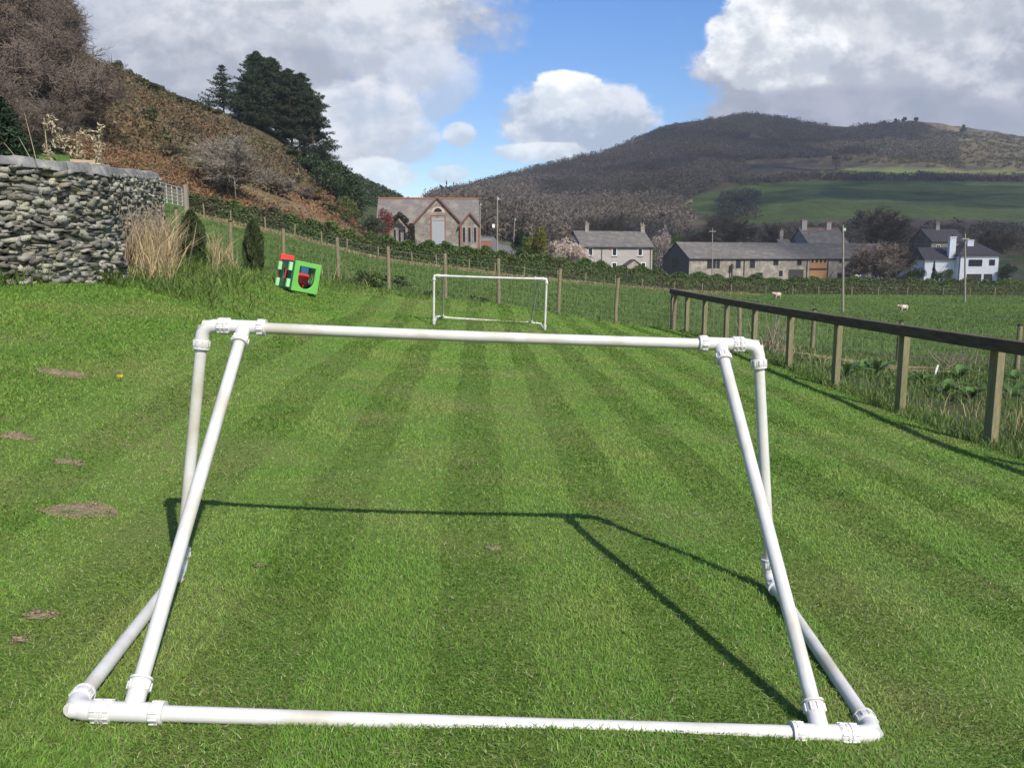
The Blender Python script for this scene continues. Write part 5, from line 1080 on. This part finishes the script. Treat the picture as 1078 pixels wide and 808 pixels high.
# ---------------------------------------------------------------- light, sky, render settings
SUN_AZ = math.atan2(.56, -.88); SUN_EL = math.atan2(1, math.hypot(.56,.88))
sun = bpy.data.lights.new('sun', 'SUN'); sun.energy = 3.9; sun.angle = R(.55); sun.color = (1,.95,.87)
so = bpy.data.objects.new('sun', sun); COL.objects.link(so); so.location = (20,-30,40)
so.rotation_euler = Vector((-.56,.88,-1)).to_track_quat('-Z','Y').to_euler()
w = bpy.data.worlds.new('World'); sc.world = w; w.use_nodes = True; nt = w.node_tree; N = nt.nodes; L = nt.links
bg = N['Background']; bg.inputs[1].default_value = .12
sky = N.new('ShaderNodeTexSky'); sky.sky_type = 'NISHITA'; sky.sun_disc = False; sky.sun_elevation = SUN_EL; sky.sun_rotation = SUN_AZ; sky.air_density = 1.0; sky.dust_density = .6; sky.ozone_density = 2.2
def sock(i, v):
    if hasattr(v, 'is_linked') or isinstance(v, bpy.types.NodeSocket): L.new(v, i)
    else: i.default_value = v
def mth(op, a, b=0., c=0., clamp=False):
    n = N.new('ShaderNodeMath'); n.operation = op; n.use_clamp = clamp; sock(n.inputs[0], a); sock(n.inputs[1], b); sock(n.inputs[2], c); return n.outputs[0]
def mixc(f, a, b):
    n = N.new('ShaderNodeMix'); n.data_type = 'RGBA'; sock(n.inputs[0], f); sock(n.inputs[6], a); sock(n.inputs[7], b); return n.outputs[2]
def smooth(v, a, b):
    n = N.new('ShaderNodeMapRange'); n.interpolation_type = 'SMOOTHSTEP'; sock(n.inputs[0], v); n.inputs[1].default_value = a; n.inputs[2].default_value = b; return n.outputs[0]
tc = N.new('ShaderNodeTexCoord'); sx = N.new('ShaderNodeSeparateXYZ'); L.new(tc.outputs['Generated'], sx.inputs[0])
yy_ = mth('MAXIMUM', mth('ABSOLUTE', sx.outputs[1]), .12); U = mth('DIVIDE', sx.outputs[0], yy_); Wd = mth('DIVIDE', sx.outputs[2], yy_)
cb = N.new('ShaderNodeCombineXYZ'); L.new(U, cb.inputs[0]); L.new(mth('MULTIPLY', Wd, 1.35), cb.inputs[1])
def nz(vec, scale, detail=9, rough=.58, dist=0.):
    n = N.new('ShaderNodeTexNoise'); n.inputs['Scale'].default_value = scale; n.inputs['Detail'].default_value = detail; n.inputs['Roughness'].default_value = rough; n.inputs['Distortion'].default_value = dist
    L.new(vec, n.inputs['Vector']); return n.outputs[0]
def shifted(vec, off):
    n = N.new('ShaderNodeVectorMath'); L.new(vec, n.inputs[0]); n.inputs[1].default_value = off; return n.outputs[0]
n1 = nz(cb.outputs[0], 9.5, 12, .62, .05); n2 = nz(shifted(cb.outputs[0], (.016,.026,0)), 9.5, 12, .62, .05); big = nz(cb.outputs[0], 2.6, 4)
lit = mth('SUBTRACT', n1, n2); n3 = nz(shifted(cb.outputs[0], (3.1,1.7,0)), 27, 8, .6)
col = sky.outputs[0]
sg = N.new('ShaderNodeHueSaturation'); sg.inputs['Hue'].default_value = .512; sg.inputs['Saturation'].default_value = 1.36; sg.inputs['Value'].default_value = SKYV; L.new(col, sg.inputs['Color']); col = sg.outputs[0]
def uw(px, py):
    a = (px-539)/FPX; b = (404-py)/FPX; y = cp+b*sp; return a/y, (-sp+b*cp)/y
for (px, py, a, b, top, bot, soft, amp, op) in CLOUDS:
    u0, w0 = uw(px, py); du = mth('DIVIDE', mth('SUBTRACT', U, u0), a/FPX); dw = mth('DIVIDE', mth('SUBTRACT', Wd, w0), b/FPX)
    r = mth('SQRT', mth('ADD', mth('MULTIPLY', du, du), mth('MULTIPLY', dw, dw)))
    f = mth('ADD', mth('SUBTRACT', 1., r), mth('MULTIPLY', mth('SUBTRACT', mth('ADD', mth('ADD', mth('MULTIPLY', n1, .45), mth('MULTIPLY', big, .25)), mth('MULTIPLY', n3, .30)), .5), amp*2))
    mask = mth('MULTIPLY', smooth(f, 0, soft), op)
    sh = mth('ADD', mth('ADD', .45, mth('MULTIPLY', dw, .45)), mth('MULTIPLY', lit, 3.2)); sh = mth('ADD', sh, mth('MULTIPLY', mth('SUBTRACT', big, .5), 1.1), clamp=True)
    t = [x*CLV/.12 for x in lin(*top)[:3]]+[1]; bb = [x*CLV/.12 for x in lin(*bot)[:3]]+[1]
    col = mixc(mask, col, mixc(smooth(sh, .05, .95), bb, t))
L.new(col, bg.inputs[0])
vs = sc.view_settings; vs.view_transform = 'Standard'; vs.look = 'None'; vs.exposure = EXPO; vs.gamma = 1
hz = bpy.data.materials.new('thin_air'); hz.use_nodes = True; hn = hz.node_tree; hn.nodes.remove(hn.nodes['Principled BSDF'])
pv = hn.nodes.new('ShaderNodeVolumePrincipled'); pv.inputs['Color'].default_value = (.86,.87,.90,1); pv.inputs['Density'].default_value = HAZE; pv.inputs['Anisotropy'].default_value = .2
hn.links.new(pv.outputs[0], hn.nodes['Material Output'].inputs['Volume'])
tag(MB().span(-1500,1500,-420,1320,-60,235).obj('haze', hz), kind='stuff')
sc.render.engine = 'CYCLES'; sc.cycles.max_bounces = 6; sc.cycles.transparent_max_bounces = 8
sc.render.resolution_x = 1024; sc.render.resolution_y = 767
